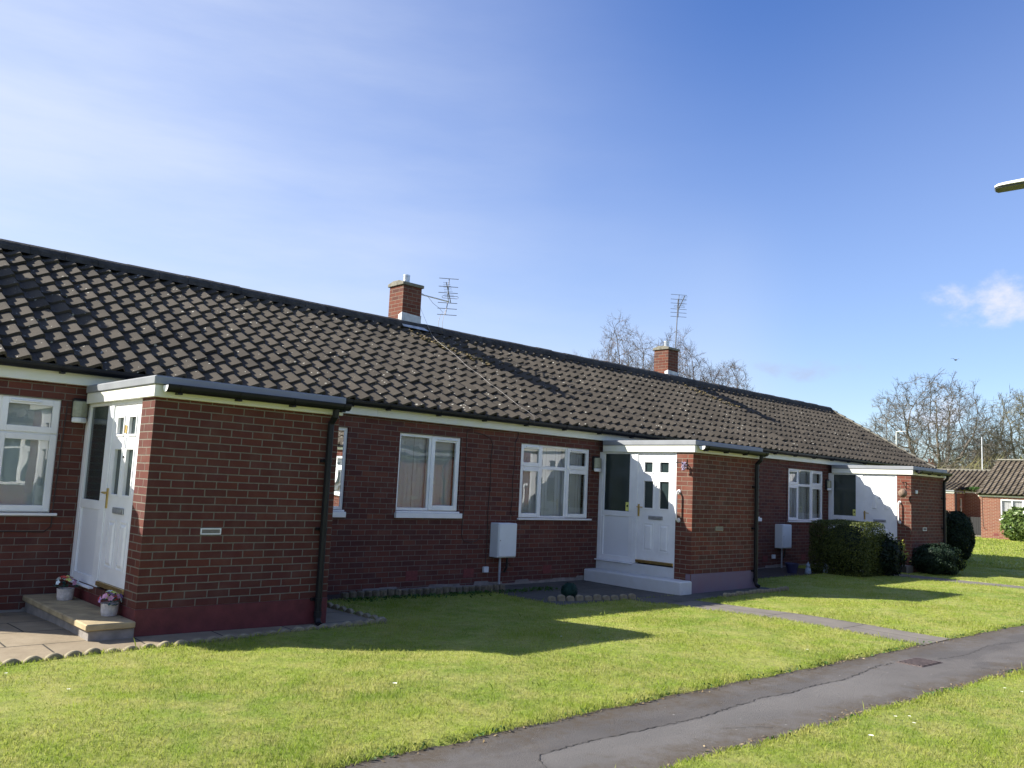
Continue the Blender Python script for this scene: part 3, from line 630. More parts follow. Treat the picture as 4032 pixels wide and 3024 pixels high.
    mb.box(1.235, 1.325, .014, .085, .155, .84); mb.box(1.235, 1.335, .014, .085, .935, 1.94); mb.box(1.90, 1.955, .014, .085, .155, .84); mb.box(1.905, 1.955, .014, .085, .935, 1.94)
    sl = mb.build('side_window', 'upvc', H, bevel=.004)
    pane(fl, 1.335, 1.905, .935, 1.94, .035, sl, 'glass_dark')
    MB(fl).box(1.325, 1.90, .03, .05, .155, .84).build('lower_panel', 'upvc_panel', sl)
    MB(fl).box(1.2, 2.04, -.045, .05, .045, .064).build('sill', 'upvc', sl, bevel=.004)
    MB(fl).box(1.2, 1.95, .50, .53, .9, 1.95).build('room_backing', 'interior', sl)
    if k > 0:
        st = MB(fl).box(1.34, 1.415, .030, .0335, .945, 1.095).build('sticker', 'yellow', sl)
        mb = MB(fl)
        mb.add([(1.3775 + .022 * math.cos(t), .0285, 1.03 + .022 * math.sin(t)) for t in [2 * math.pi * i / 14 for i in range(14)]], [tuple(range(14))])
        mb.build('sticker_print', 'hedge', st, recalc=False)
    # door leaf with openings for its panes
    mb = MB(); T = lambda u, d, z: fl((u, .024 + d, z)); zb0 = .135
    gl = [(.84, 1.01, 1.63, 1.80), (.50, .68, 1.63, 1.80), (.82, 1.01, 1.02, 1.474), (.49, .68, 1.02, 1.474)] if k < 2 else []
    wall_panel(mb, .364, 1.148, zb0, 1.928, gl, T, .045)
    mm = MB(fl)
    for q in gl: ring(mm, q[0] - .022, q[1] + .022, q[2] - .022, q[3] + .022, .02, .015, .03)
    if k < 2:
        for q in ((.79, 1.01, .285, .765), (.465, .675, .285, .765)): raised_panel(mm, *q, dd=.024)
    else:
        for q in ((.79, .97, 1.10, 1.83), (.50, .68, 1.10, 1.83), (.79, .97, .30, .70), (.50, .68, .30, .70)): raised_panel(mm, *q, dd=.024)
    mb.v += mm.v; off = len(mb.v) - len(mm.v); mb.f += [tuple(i + off for i in f) for f in mm.f]
    door = mb.build('front_door', 'upvc', H)
    for q in gl: pane(fl, *q, .045, door, 'glass_dark')
    MB(fl).box(.365, 1.147, -.002, .023, .088, .133).build('weather_bar', 'gold' if k != 2 else 'upvc', door, bevel=.004)
    mb = MB(fl); mb.box(.60, .90, .008, .023, .83, .892); mb.box(.62, .88, .0, .0078, .842, .880); mb.build('letterbox', 'steel', door, bevel=.004)
    mb = MB(fl); mb.box(1.098, 1.13, .010, .0235, .87, 1.075); mb.tube([(1.113, .01, 1.03), (1.113, -.04, 1.03), (1.09, -.045, 1.03), (.99, -.045, 1.025)], .009, 8); mb.build('handle', 'brass', door)
    MB(fl).tube([(.757, .012, 1.40), (.757, .023, 1.40)], .011, 10).build('spyhole', 'black', door)
    if k == 0:
        MB(fl).box(.735, .785, .016, .0235, 1.49, 1.60).build('number_plate', 'upvc_panel', door)
        if not opposite: text_mesh('1', .085, lambda c: fl((.76 - c.x, .0145 - c.z, 1.545 + c.y)), 'door_number', 'steel', door)
        MB(fl).box(.745, .775, .008, .0235, 1.64, 1.72).build('knocker', 'brass', door)
    # wall lamp
    lx = {0: (-.16, 0.0, 1.76, 2.0), 1: (-.205, -.03, 1.61, 1.857), 2: (-.17, -.02, 1.53, 1.78)}[k]; u0, u1, z0, z1 = xp + lx[0], xp + lx[1], lx[2], lx[3]
    lm = MB().box(u0 + .01, u1 - .01, 1.985, 2.041, z0 + .03, z1 + .03).build('wall_lamp', 'black', H, bevel=.01)
    mb = MB(); cx_ = (u0 + u1) / 2; rr = (u1 - u0) / 2
    pr = [(cx_ - rr * math.cos(math.pi * i / 8), 1.984 - .07 * math.sin(math.pi * i / 8)) for i in range(9)]; mb.prism(pr, z0 + .06, z1, 'z'); mb.build('lamp_glass', 'lamp_glass', lm, bevel=.01)
    mb = MB(); pr = [(cx_ - rr * .98 * math.cos(math.pi * i / 8), 1.984 - .075 * math.sin(math.pi * i / 8)) for i in range(9)]; mb.prism(pr, z0, z0 + .058, 'z'); mb.build('lamp_base', 'upvc_panel', lm, bevel=.01)
    # air vents on the porch front
    v = {0: (.55, .757, .682, .742), 1: (.68, .90, .698, .765), 2: (.66, .88, .671, .748)}[k]; u0, u1, z0, z1 = xp + v[0], xp + v[1], v[2], v[3]
    mb = MB(); ring(mb, u0, u1, z0, z1, .011, -.012, -.0005); av = mb.build('air_vent', 'lamp_glass' if k == 1 else 'upvc_panel', H); mb = MB()
    mb.box(u0 + .011, u1 - .011, -.004, -.0005, z0 + .011, z1 - .011)
    for i in range(4): mb.box(u0 + .012, u1 - .012, -.009, -.0042, z0 + .013 + i * (z1 - z0 - .03) / 4, z0 + .019 + i * (z1 - z0 - .03) / 4)
    mb.build('louvre', 'render_rough', av)
    if k == 2: MB().box(xp + .22, xp + .31, -.035, -.0005, 1.54, 1.62).build('junction_box', 'box_white', H, bevel=.006)
    # low red airbricks and damp render band along the foot of the wall
    for u in ((xp - 4.2, xp - 1.35, xp - 3.1) if k else (-1.35,)): MB().box(u, u + .215, YW - .006, YW - .0005, -.16, -.02).build('air_brick', 'vent_brick', H)
    mb = MB(); n = 30; pr_ = []
    for i in range(n):
        u = a + (b_w - a) * i / n; u2 = a + (b_w - a) * (i + 1) / n
        if u2 < xp - .05: h_ = random.uniform(-.285, -.22); pr_.append((u, h_)); pr_.append((u2 - .02, h_ + random.uniform(-.01, .01)))
    pr_ += [(pr_[-1][0], -.5), (pr_[0][0], -.5)]; mb.prism(pr_, YW - .008, YW - .0006, 'y')
    mb.build('damp_render', 'render_rough', H)
    # meter box
    mx = xp - 2.58 if k else 2.45; mb = MB(); mb.box(mx, mx + .40, YW - .20, YW - .001, .15, .69)
    mt = mb.build('meter_box', 'box_white', H, bevel=.01); MB().box(mx + .012, mx + .39, YW - .213, YW - .2005, .165, .68).build('meter_door', 'box_white', mt, bevel=.005)
    MB().tube([(mx + .035, YW - .216, .42), (mx + .035, YW - .2125, .42)], .011, 10).build('meter_lock', 'steel', mt)
    mb = MB(); mb.tube([(mx + .15, YW - .10, .151), (mx + .15, YW - .10, -.33)], .018, 8); mb.build('meter_pipe', 'pipe_grey', mt)
    mb = MB(); mb.tube([(mx + .33, YW - .08, .151), (mx + .33, YW - .07, -.02), (mx + .32, YW - .03, -.10)], .018, 8); mb.build('meter_pipe', 'rubber', mt)
    MB().box(mx - .13, mx - .03, YW - .05, YW - .001, -.09, .0).build('socket_box', 'box_white', H, bevel=.006)
    # cables down the wall
    def cab(pts, r=.0055, mat='cable'):
        pts = [(p[0] + random.uniform(-.004, .004), YW - .006, p[1]) for p in pts]; MB().tube(pts, r, 5).build('cable', mat, H)
    if k == 1:
        cab([(5.68, 2.19), (5.70, 2.14), (5.60, 2.10), (5.60, 1.8), (5.61, 1.4), (5.62, 1.0), (5.60, .7), (5.60, .48), (5.64, .41), (5.76, .38), (5.90, .40), (5.96, .44)])
        cab([(5.75, 2.10), (5.95, 2.08), (6.10, 2.03), (6.15, 1.93), (6.13, 1.7), (6.14, 1.3), (6.12, .9), (6.13, .5), (6.12, .1), (6.13, -.12)])
        cab([(6.72, 2.19), (6.71, 2.1), (6.65, 2.0), (6.66, 1.7), (6.63, 1.4), (6.64, 1.1), (6.62, .85), (6.66, .80)])
        cab([(6.68, -.0), (6.60, .05), (6.5, .0), (6.56, -.10), (6.62, -.09)], .006)
    elif k == 0:
        cab([(-.20, 1.97), (-.21, 1.6), (-.22, 1.2), (-.23, .9), (-.225, .62), (-.3, .56), (-.6, .57), (-1.2, .56)], .006)
    else:
        cab([(xp - 2.42, 2.17), (xp - 2.5, 2.1), (xp - 2.05, 2.0), (xp - 2.06, 1.5), (xp - 2.05, 1.0), (xp - 2.1, .72), (xp - 2.4, .70)])
    # chimney
    cx = xp - 2.36 + (.11, 0, -.06)[k]; cw, y0, y1 = .44, 5.14, 5.60
    if k == 2: y0, y1, cw = 5.28, 5.74, .44
    mb = MB(); mb.box(cx, cx + cw, y0, y1, 3.6, 5.065); ch = mb.build('chimney', 'brick_chimney', H, uv=(-cx, .01))
    mb = MB(); mb.prism([(y0 - .035, 5.066), (y1 + .035, 5.066), (y1 + .035, 5.125), (y1 - .14, 5.17), (y0 + .14, 5.17), (y0 - .035, 5.125)], cx - .035, cx + cw + .035, 'x'); mb.build('chimney_cap', 'cap', ch, bevel=.008)
    fx, fy = cx + cw / 2, (y0 + y1) / 2
    mb = MB()
    for i in range(6): mb.lathe(fx, fy, [(.062, 5.17 + i * .024), (.068, 5.172 + i * .024), (.068, 5.186 + i * .024), (.062, 5.188 + i * .024)], 14)
    mb.lathe(fx, fy, [(.055, 5.15), (.055, 5.315)], 14); mb.lathe(fx, fy, [(.070, 5.31), (.070, 5.33), (.0, 5.34)], 14)
    mb.build('flue_terminal', 'metal', ch)
    slope = lambda y: RZ - abs(y - RY) * (RZ - 2.375) / 3.37
    mb = MB(); e = .014
    mb.add([(cx - e, y0 - e, slope(y0) + .0), (cx + cw + e, y0 - e, slope(y0)), (cx + cw + e, y0 - e, slope(y0) + .27), (cx - e, y0 - e, slope(y0) + .30)], [(0, 1, 2, 3)])
    mb.add([(cx - e - .02, y0 - e, slope(y0) + .10), (cx - .06, y0 - .17, slope(y0 - .17) + .085), (cx + cw + .10, y0 - .19, slope(y0 - .19) + .085), (cx + cw + e, y0 - e, slope(y0) + .10)], [(0, 1, 2, 3)])
    yy = [y0 - e, y0 + .10, y0 + .22]
    for sx in (cx - e, cx + cw + e): mb.add([(sx, y0 - e, slope(y0)), (sx, y0 + .10, RZ - .05), (sx, y0 + .10, RZ + .22), (sx, y0 - e, slope(y0) + .30)], [(0, 1, 2, 3)])
    mb.build('lead_flashing', 'lead', ch, recalc=False)
    # moss washed down below the chimney
    mb = MB()
    for i in range(150):
        t = random.random(); X = cx + .12 + t * 1.05 + random.gauss(0, .13); Y = 4.75 - t * .8 + random.gauss(0, .09)
        if Y > RY - .15: continue
        mb.blob((X, Y, slope(Y) + random.uniform(.02, .055)), random.uniform(.012, .034), 6, (1.3, 1.2, .6), .35)
    if not opposite: mb.build('moss', 'moss', roof)['kind'] = 'stuff'
    return H
houses = [bungalow(k, LABEL[k]) for k in range(3)]
# the matching row across the path, facing the terrace (it shows in the window reflections)
OPP = ['brick bungalow across the path, left one of the row mirrored in the windows', 'brick bungalow across the path, middle one of the row mirrored in the windows', 'brick bungalow across the path, right one of the row mirrored in the windows']
for k in range(3):
    h = bungalow(k, OPP[k], True, 'brick bungalows across the path'); h.scale = (1, -1, 1); h.location = (3.4, -9.0, 0)
GZ = lambda x, y: float(gz(x, y))
# ------------------------------------------------------------------ steps
S = thing('stone_step', (0, 0, 0), 'sandstone step with overhanging slab beside the nearest porch', 'step')
mb = MB(); mb.box(-.40, -.006, -.045, 2.03, -.40, -.155); mb.build('riser', 'render_rough', S, bevel=.006)
for i in range(3):
    y0 = -.075 + i * .70; MB().box(-.435, -.008, y0, min(y0 + .694, 2.035), -.155 + .002, -.094).build('slab', 'stone_warm', S, bevel=.01)
xp = XP[1]
S = thing('concrete_step', (xp, 0, 0), 'white painted concrete step below the middle front door', 'step')
MB().box(-.33, -.008, -.04, 2.03, -.5, -.105).build('step', 'white_paint', S, bevel=.02)
xp = XP[2]
S = thing('concrete_step', (xp, 0, 0), 'grey concrete step below the farthest front door, behind shrubs', 'step')
MB().box(-.33, -.004, -.04, 2.03, -.5, -.12).build('step', 'concrete', S, bevel=.02)
# ------------------------------------------------------------------ grab rails, ornaments on the piers
def grab_rail(xp, label):
    t = thing('grab_rail', (xp, .265, .85), label, 'grab rail', 'white grab rails beside the doors')
    z1 = .47; mb = MB(); pts = [(-.004, 0, 0), (-.05, 0, 0), (-.068, 0, .012), (-.075, 0, .035)] + [(-.075, 0, .035 + (z1 - .07) * i / 6) for i in range(1, 7)] + [(-.068, 0, z1 - .012), (-.05, 0, z1), (-.004, 0, z1)]
    mb.tube(pts, .017, 10); mb.build('rail', 'upvc', t, smooth=True)
    for z in (0, z1): MB().tube([(-.018, 0, z), (-.001, 0, z)], [.032, .038], 14).build('flange', 'upvc', t)
grab_rail(XP[1], 'white curved grab rail on the sunlit pier of the middle porch')
grab_rail(XP[2], 'white grab rail below the hanging wicker ball on the farthest porch')
t = thing('wall_ornament', (XP[1] - .002, .12, 1.79), 'small iron bracket with a bunch of lilac flowers beside the middle door', 'ornament')
mb = MB(); mb.tube([(0, 0, 0), (-.30, 0, .005)], .006, 6); mb.tube([(-.003, 0, -.10), (-.003, 0, .07)], .007, 6); mb.tube([(0, 0, -.08), (-.08, 0, -.03), (-.12, 0, 0)], .005, 6)
mb.tube([(-.26, 0, -.05), (-.26, 0, .05)], .006, 6); mb.tube([(-.26, -.03, .0), (-.26, .03, .0)], .006, 6); mb.tube([(-.26, 0, -.05), (-.245, 0, -.065), (-.235, 0, -.05)], .004, 6); mb.build('bracket', 'black', t)
MAT['lilac'] = vary('lilac_flower', (.36, .30, .42), .8, 30, .4); mb = MB()
for i in range(60):
    z = -random.random(); r_ = .055 * (1 + z * .6); mb.blob((-.09 + random.gauss(0, r_ * .6), random.gauss(0, r_ * .6), z * .14 + .02), random.uniform(.008, .014), 6, (1, 1, 1), .3)
o = mb.build('flower_bunch', 'lilac', t); o['kind'] = 'stuff'
t = thing('hanging_ball', (XP[2] - .004, .115, 1.76), 'round brown wicker ball hanging from a bracket beside the farthest door', 'basket')
MAT['wicker'] = vary('wicker', (.20, .14, .10), .9, 40, .45, 1., 70)
mb = MB(); mb.tube([(0, 0, -.12), (0, 0, .05)], .007, 6); mb.tube([(0, 0, .03), (-.22, 0, .03)], .007, 6); mb.tube([(0, 0, -.10), (-.17, 0, .028)], .006, 6); mb.build('bracket', 'black', t)
mb = MB(); mb.blob((-.19, 0, -.225), .098, 20, (1, 1, 1), .03); mb.build('ball', 'wicker', t, smooth=True)
mb = MB()
for a in (0, 2.1, 4.2): mb.tube([(-.19, 0, .03), (-.19 + .07 * math.cos(a), .07 * math.sin(a), -.155)], .002, 4)
mb.build('chain', 'black', t)
# ------------------------------------------------------------------ television aerials
def bars(mb, c, zs, half, ax, r=.0065):
    for z in zs: mb.tube([(c[0] - ax[0] * half, c[1] - ax[1] * half, z), (c[0] + ax[0] * half, c[1] + ax[1] * half, z)], r, 6)
ax = (.80, -.60)   # reflector bars, across the view
t = thing('tv_aerial', (6.86, 5.32, 5.0), 'grey television aerial on a horizontal arm from the nearest chimney', 'aerial', 'television aerials on the chimneys')
mb = MB(); mb.box(-.012, .03, -.02, .02, -.17, .10); mb.tube([(.01, 0, -.15), (.05, 0, -.12), (.05, 0, .04)], .02, 8); mb.box(.0, .09, -.045, .045, -.03, .03); mb.build('wall_bracket', 'metal_dark', t)
MB().tube([(.05, 0, .0), (.84, 0, -.02)], .0135, 8).build('arm', 'metal', t)
mb = MB(); c = (.80, 0); mb.tube([(c[0] + .01, 0, .46), (c[0] - .005, 0, .12), (c[0] + .02, 0, -.03)], .010, 6); mb.tube([(c[0] + .01, 0, .0), (c[0] - .04, 0, -.30)], .010, 6)
bars(mb, c, (.46, .29, .16, -.05, -.17, -.30), .20, ax); mb.build('reflector', 'metal_dark', t)
mb = MB(); b0 = Vector((.90, .05, .0)); b1 = Vector((.90 - .72, .05 - .50, .14)); b0 = Vector((.93, .06, -.01)); b1 = Vector((.47, -.34, .27)); mb.tube([b0, b1], .009, 6)
dv = (b1 - b0); 
for i in range(9):
    p = b0 + dv * (.30 + .085 * i); h = .10 - .004 * i; mb.tube([(p.x - ax[0] * h, p.y - ax[1] * h, p.z), (p.x + ax[0] * h, p.y + ax[1] * h, p.z)], .003, 4)
p = b0 + dv * .16
mb.tube([(p.x - ax[0] * .15, p.y - ax[1] * .15, p.z + .02), (p.x + ax[0] * .15, p.y + ax[1] * .15, p.z + .02), (p.x + ax[0] * .17, p.y + ax[1] * .17, p.z + .045), (p.x + ax[0] * .15, p.y + ax[1] * .15, p.z + .07), (p.x - ax[0] * .15, p.y - ax[1] * .15, p.z + .07), (p.x - ax[0] * .17, p.y - ax[1] * .17, p.z + .045), (p.x - ax[0] * .15, p.y - ax[1] * .15, p.z + .02)], .005, 5)
mb.build('boom', 'metal_dark', t)
mb = MB(); mb.tube([(.10, 0, .03), (.30, 0, -.02), (.42, 0, -.12), (.60, 0, -.20), (.70, 0, -.27), (.64, 0, -.33), (.60, 0, -.45), (.60, 0, -.75), (.63, 0, -.86), (.69, 0, -.86), (.70, 0, -.72), (.70, 0, -.45), (.74, 0, -.25), (.79, 0, -.18)], .0042, 5); mb.build('cable', 'cable_white', t)
rc = [(6.88, 5.30, 4.88), (6.90, 5.16, 4.62), (6.88, 4.77, 4.11), (6.79, 4.49, 3.96), (6.79, 4.20, 3.80), (6.79, 3.85, 3.60), (6.71, 3.46, 3.385), (6.76, 3.13, 3.20), (6.72, 2.83, 3.035), (6.75, 2.70, 2.965), (6.75, 2.32, 2.75), (6.75, 2.09, 2.62), (6.80, 1.91, 2.52), (6.83, 1.80, 2.44), (6.83, 1.80, 2.36)]
mb = MB(); mb.tube([Vector(p) - Vector((6.86, 5.32, 5.0)) for p in rc], .0026, 5); mb.build('cable', 'cable_white', t)
t = thing('tv_aerial', (15.555, 5.42, 4.6), 'tall mast aerial rising above the farther chimney', 'aerial', 'television aerials on the chimneys')
mb = MB(); mb.box(-.01, .03, -.03, .03, -.05, .30); mb.box(.02, .09, -.03, .03, .0, .03); mb.box(.02, .09, -.03, .03, .22, .25); mb.build('wall_bracket', 'metal_dark', t)
MB().tube([(.07, 0, -.10), (.17, 0, 1.95)], [.016, .013], 8).build('mast', 'metal_dark', t)
mb = MB(); c = (.20, 0); mb.tube([(.19, 0, 1.44), (.21, 0, 2.07)], .009, 6); bars(mb, c, (2.07, 1.94, 1.83, 1.67, 1.57, 1.46), .225, ax, .006); mb.build('reflector', 'metal_dark', t)
mb = MB(); b0 = Vector((.24, .03, 1.68)); b1 = Vector((-.12, -.42, 1.92)); mb.tube([b0, b1], .011, 6); dv = b1 - b0
for i in range(8):
    p = b0 + dv * (.3 + .095 * i); h = .09; mb.tube([(p.x - ax[0] * h, p.y - ax[1] * h, p.z), (p.x + ax[0] * h, p.y + ax[1] * h, p.z)], .003, 4)
p = b0 + dv * .15; mb.tube([(p.x - ax[0] * .15, p.y - ax[1] * .15, p.z), (p.x + ax[0] * .15, p.y + ax[1] * .15, p.z), (p.x + ax[0] * .15, p.y + ax[1] * .15, p.z + .04), (p.x - ax[0] * .15, p.y - ax[1] * .15, p.z + .04), (p.x - ax[0] * .15, p.y - ax[1] * .15, p.z)], .004, 5)
mb.build('boom', 'metal_dark', t)
# ------------------------------------------------------------------ edging
def scallop_unit():
    L_ = .62; n = 44; P = .155; vs = []; fs = []
    for i in range(n + 1):
        x = L_ * i / n; z = .085 + .045 * abs(math.sin(math.pi * x / P)) ** .75 
        for (y, zz) in ((-.026, -.15), (-.026, z - .008), (-.016, z), (.016, z), (.026, z - .008), (.026, -.15)): vs.append((x, y, zz))
    for i in range(n):
        for k in range(5): fs.append((i * 6 + k, (i + 1) * 6 + k, (i + 1) * 6 + k + 1, i * 6 + k + 1))
    fs += [tuple(range(6)), tuple(n * 6 + k for k in range(5, -1, -1))]
    return MB().add(vs, fs)
E0 = scallop_unit().build('edging_unit', 'stone', None); used = False
def place_edge(src, x, y, ang, z, label, group, cat):
    global used
    o = src if not src.get('label') else src.copy()
    if o is not src: COL.objects.link(o)
    o.location = (x, y, z); o.rotation_euler = (random.uniform(-.03, .03), random.uniform(-.02, .02), ang); setmeta(o, label, cat, group); return o
fa = math.atan(.103)
FE = ['scalloped concrete edging at the left edge of the photo', 'scalloped edging left of the sandstone step', 'sunlit scalloped edging just left of the sandstone step', 'sunlit scalloped edging in front of the sandstone step', 'scalloped edging where the porch shadow starts',
      'scalloped edging below the left end of the red plinth', 'scalloped edging below the vent of the red plinth porch', 'scalloped edging below the middle of the red plinth', 'scalloped edging near the nearest downpipe foot', 'scalloped edging at the corner right of the nearest porch']
for i in range(10):
    x = -3.52 + .618 * i; y = -.60 + (x + 1) * .103 + random.uniform(-.006, .006)
    place_edge(E0, x, y, fa + random.uniform(-.012, .012), -.345 + random.uniform(-.007, .007), FE[i] if i < 10 else FE[-1], 'scalloped concrete edging units round the patio', 'edging')
for i in range(2):
    y = -.22 + .66 * i; place_edge(E0, 2.66, y, math.pi / 2 - .02, -.355, ['scalloped edging running back from the corner to the house', 'scalloped edging beside the soil bed right of the nearest porch'][i], 'scalloped concrete edging units round the patio', 'edging')
mb = MB(); x = 0
for i in range(8):
    h = .13 + random.uniform(-.012, .012); mb.lathe(x + .06, 0, [(.052, -.15), (.052, h - .012), (.040, h), (.0, h + .002)], 10); x += .118
LR = mb.build('log_roll', 'log_roll', None)
for i, lb in enumerate(['timber log edging nearest the porch in front of the narrow window', 'timber log edging under the two-pane window', 'timber log edging left of the meter box']):
    x = 3.15 + .95 * i; place_edge(LR, x, 1.50 - .02 * i, -.03, GZ(x, 1.5) - .01, lb, 'timber log edging rolls along the soil bed', 'edging')
def block_mesh():
    mb = MB(); pr = [(-.055, -.12)] + [(-.055 * math.cos(math.pi * i / 8), .075 + .035 * math.sin(math.pi * i / 8)) for i in range(9)] + [(.055, -.12)]
    mb.prism(pr, -.03, .03, 'y'); return mb.build('edging_block', 'stone', None, bevel=.006)
BK = block_mesh()
for i in range(10):
    x = 5.98 + i * .148; y = .42 - i * .043
    place_edge(BK, x, y, -.28 + random.uniform(-.06, .06), GZ(x, y) - .01 + random.uniform(-.02, .012), 'round topped stone block edging the dark patio of the middle house', 'round topped edging blocks at the dark patio', 'edging block')
BK2 = block_mesh()
for i in range(16):
    x = 8.95 + i * .125; y = -.55; place_edge(BK2, x, y, random.uniform(-.1, .1), GZ(x, y) - .03 + random.uniform(-.015, .01), 'dark edging block along the strip below the lilac plinth', 'edging blocks below the lilac plinth', 'edging block')
# ------------------------------------------------------------------ flower pots
FC = [('petal_purple', (.42, .26, .50)), ('petal_red', (.55, .07, .06)), ('petal_yellow', (.62, .68, .20)), ('petal_white', (.70, .78, .80)), ('petal_pink', (.58, .30, .42))]
for n_, c in FC: MAT[n_] = vary(n_, c, .7, 20, .25)
MAT['petal_blue'] = vary('petal_blue', (.15, .32, .55), .7); MAT['petal_orange'] = vary('petal_orange', (.75, .36, .06), .7); MAT['leaf_teal'] = vary('leaf_teal', (.02, .10, .08), .7)
def flower_pot(x, y, z, r, h, label, pot, cols, fr, seed):
    random.seed(seed); t = thing('flower_pot', (x, y, z), label, 'flower pot', 'pots of artificial flowers by the nearest door')
    mb = MB(); mb.lathe(0, 0, [(0, .0), (r * .86, .0), (r * .95, h * .3), (r, h * .8), (r * 1.03, h), (r * .9, h), (r * .88, h * .8), (0, h * .8)], 18); mb.build('pot', pot, t, smooth=False)
    mb = MB()
    for i in range(26):
        a = random.random() * 6.28; rr = fr * random.uniform(.3, 1.0); l = Vector((rr * math.cos(a), rr * math.sin(a), h + random.uniform(-.01, .06))); u = Vector((math.cos(a), math.sin(a), random.uniform(-.3, .6))).normalized() * .035; v = Vector((-math.sin(a), math.cos(a), 0)) * .016
        mb.add([l - u, l + v, l + u, l - v], [(0, 1, 2, 3)])
    mb.build('leaves', 'leaf_teal', t, recalc=False)['kind'] = 'stuff'
    for j in range(20):
        a = j * 2.4 + random.uniform(-.2, .2); ph = random.uniform(0, 1.45) if j > 4 else random.uniform(0, .6); d = Vector((math.sin(ph) * math.cos(a), math.sin(ph) * math.sin(a), math.cos(ph) * .75 + .12)); c = Vector((0, 0, h + .01)) + d * fr * random.uniform(.85, 1.1)
        d.normalize(); e1 = d.orthogonal().normalized(); e2 = d.cross(e1); mb = MB()
        for q in range(5):
            b_ = q * 1.2566; p = e1 * math.cos(b_) + e2 * math.sin(b_); s_ = e1 * -math.sin(b_) + e2 * math.cos(b_); R1 = random.uniform(.024, .032)
            mb.add([c, c + p * R1 * .6 + s_ * R1 * .5 + d * .006, c + p * R1 * 1.1 + d * .001, c + p * R1 * .6 - s_ * R1 * .5 + d * .006], [(0, 1, 2, 3)])
        mb.blob(tuple(c + d * .006), .006, 6); mb.build('flower', random.choice(cols), t, recalc=False)
cs = [f[0] for f in FC]
flower_pot(-.165, 1.52, -.093, .082, .115, 'grey pot of mixed artificial flowers at the back of the stone step', 'pot_stone', cs, .125, 3)
flower_pot(-.105, .36, -.093, .078, .115, 'grey pot of lilac and yellow artificial flowers at the front of the stone step', 'pot_stone', cs, .105, 5)
flower_pot(-.90, 1.90, GZ(-.9, 1.9) + .012, .075, .23, 'tall blue-grey pot of orange and blue flowers under the left window', 'pot_blue', ['petal_orange', 'petal_blue', 'petal_red', 'petal_yellow'], .10, 8)
random.seed(21)
# ------------------------------------------------------------------ shrubs
def leaf_object(name, mat, pts, nrm, size, parent=None, elong=1.6, jitter=.8, seed=1):
    r = np.random.default_rng(seed); n = len(pts); d = nrm + r.normal(0, jitter, (n, 3)); d /= np.linalg.norm(d, axis=1)[:, None]
    t = np.cross(d, r.normal(0, 1, (n, 3))); t /= np.linalg.norm(t, axis=1)[:, None] + 1e-9; b = np.cross(d, t); s = size * r.uniform(.6, 1.3, (n, 1))
    co = np.stack([pts - t * s * elong / 2, pts + b * s * .38, pts + t * s * elong / 2, pts - b * s * .38], 1).reshape(-1, 3)
    me = bpy.data.meshes.new(name); me.vertices.add(4 * n); me.vertices.foreach_set('co', co.ravel()); me.loops.add(4 * n); me.loops.foreach_set('vertex_index', np.arange(4 * n, dtype=np.int32))
    me.polygons.add(n); me.polygons.foreach_set('loop_start', np.arange(0, 4 * n, 4, dtype=np.int32)); me.polygons.foreach_set('loop_total', np.full(n, 4, np.int32)); me.update()
    at = me.attributes.new('tint', 'FLOAT', 'POINT'); at.data.foreach_set('value', np.repeat(r.random(n) ** 1.6, 4)); me.materials.append(MAT[mat])
    o = bpy.data.objects.new(name, me); COL.objects.link(o); o.parent = parent; return o
def superell(n, rad, p, seed, depth=.25, lump=.12, zmin=-1):
    r = np.random.default_rng(seed); d = r.normal(0, 1, (n, 3)); d /= np.linalg.norm(d, axis=1)[:, None]; d = d[d[:, 2] > zmin]
    k = (np.abs(d) ** p).sum(1) ** (-1 / p); lum = 1 + lump * (np.sin(d[:, 0] * 7 + seed) * np.sin(d[:, 1] * 6 + 1.3 * seed) + np.sin(d[:, 2] * 8 + d[:, 0] * 5) * .6)
    rr = k * lum * (1 - depth * r.random(len(d)) ** 1.5); return d * rr[:, None] * np.array(rad), d
def shrub(name, x, y, rad, p, n, size, mat, label, cat='shrub', seed=1, depth=.25, lump=.1, rot=0., group=None, zc=None, gold=None, elong=1.6):
    z = GZ(x, y); zc = rad[2] * .96 if zc is None else zc; t = thing(name, (x, y, z), label, cat, group, rot); P, D_ = superell(n, rad, p, seed, depth, lump); P[:, 2] += zc; k = P[:, 2] > -.03
    leaf_object('foliage', mat, P[k], D_[k], size, t, seed=seed, elong=elong)
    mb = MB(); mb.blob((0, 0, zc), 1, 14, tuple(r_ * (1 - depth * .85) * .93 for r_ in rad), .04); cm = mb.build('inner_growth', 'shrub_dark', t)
    mb = MB()
    for i in range(5):
        a = i * 1.3; mb.tube([(0, 0, -.05), (rad[0] * .3 * math.cos(a), rad[1] * .3 * math.sin(a), zc * .6), (rad[0] * .55 * math.cos(a), rad[1] * .55 * math.sin(a), zc * 1.2)], [.03, .02, .008], 6)
    mb.build('stem', 'bark', t)
    if gold is not None:
        g = np.random.default_rng(seed + 9); P2 = np.concatenate([np.array(c) + g.normal(0, s_, (m_, 3)) for c, s_, m_ in gold]); leaf_object('young_leaves', 'shrub_gold', P2, np.tile([0, -.3, 1.], (len(P2), 1)), .05, t, seed=seed)
    return t
shrub('hedge', 15.36, .50, (.66, .62, .60), 9, 28000, .028, 'hedge', 'clipped boxy hedge in front of the farthest triple window', 'hedge', 2, .10, .02, zc=.56)
shrub('shrub', 16.0, -.02, (.36, .38, .44), 2.3, 5000, .055, 'shrub_dark', 'dark ragged shrub with yellow-green young leaves between hedge and garden path', 'shrub', 5, .4, .16,
      gold=[((.30, -.22, .62), .07, 120), ((.36, -.24, .42), .06, 70), ((.10, -.1, .84), .05, 18)], elong=1.4)
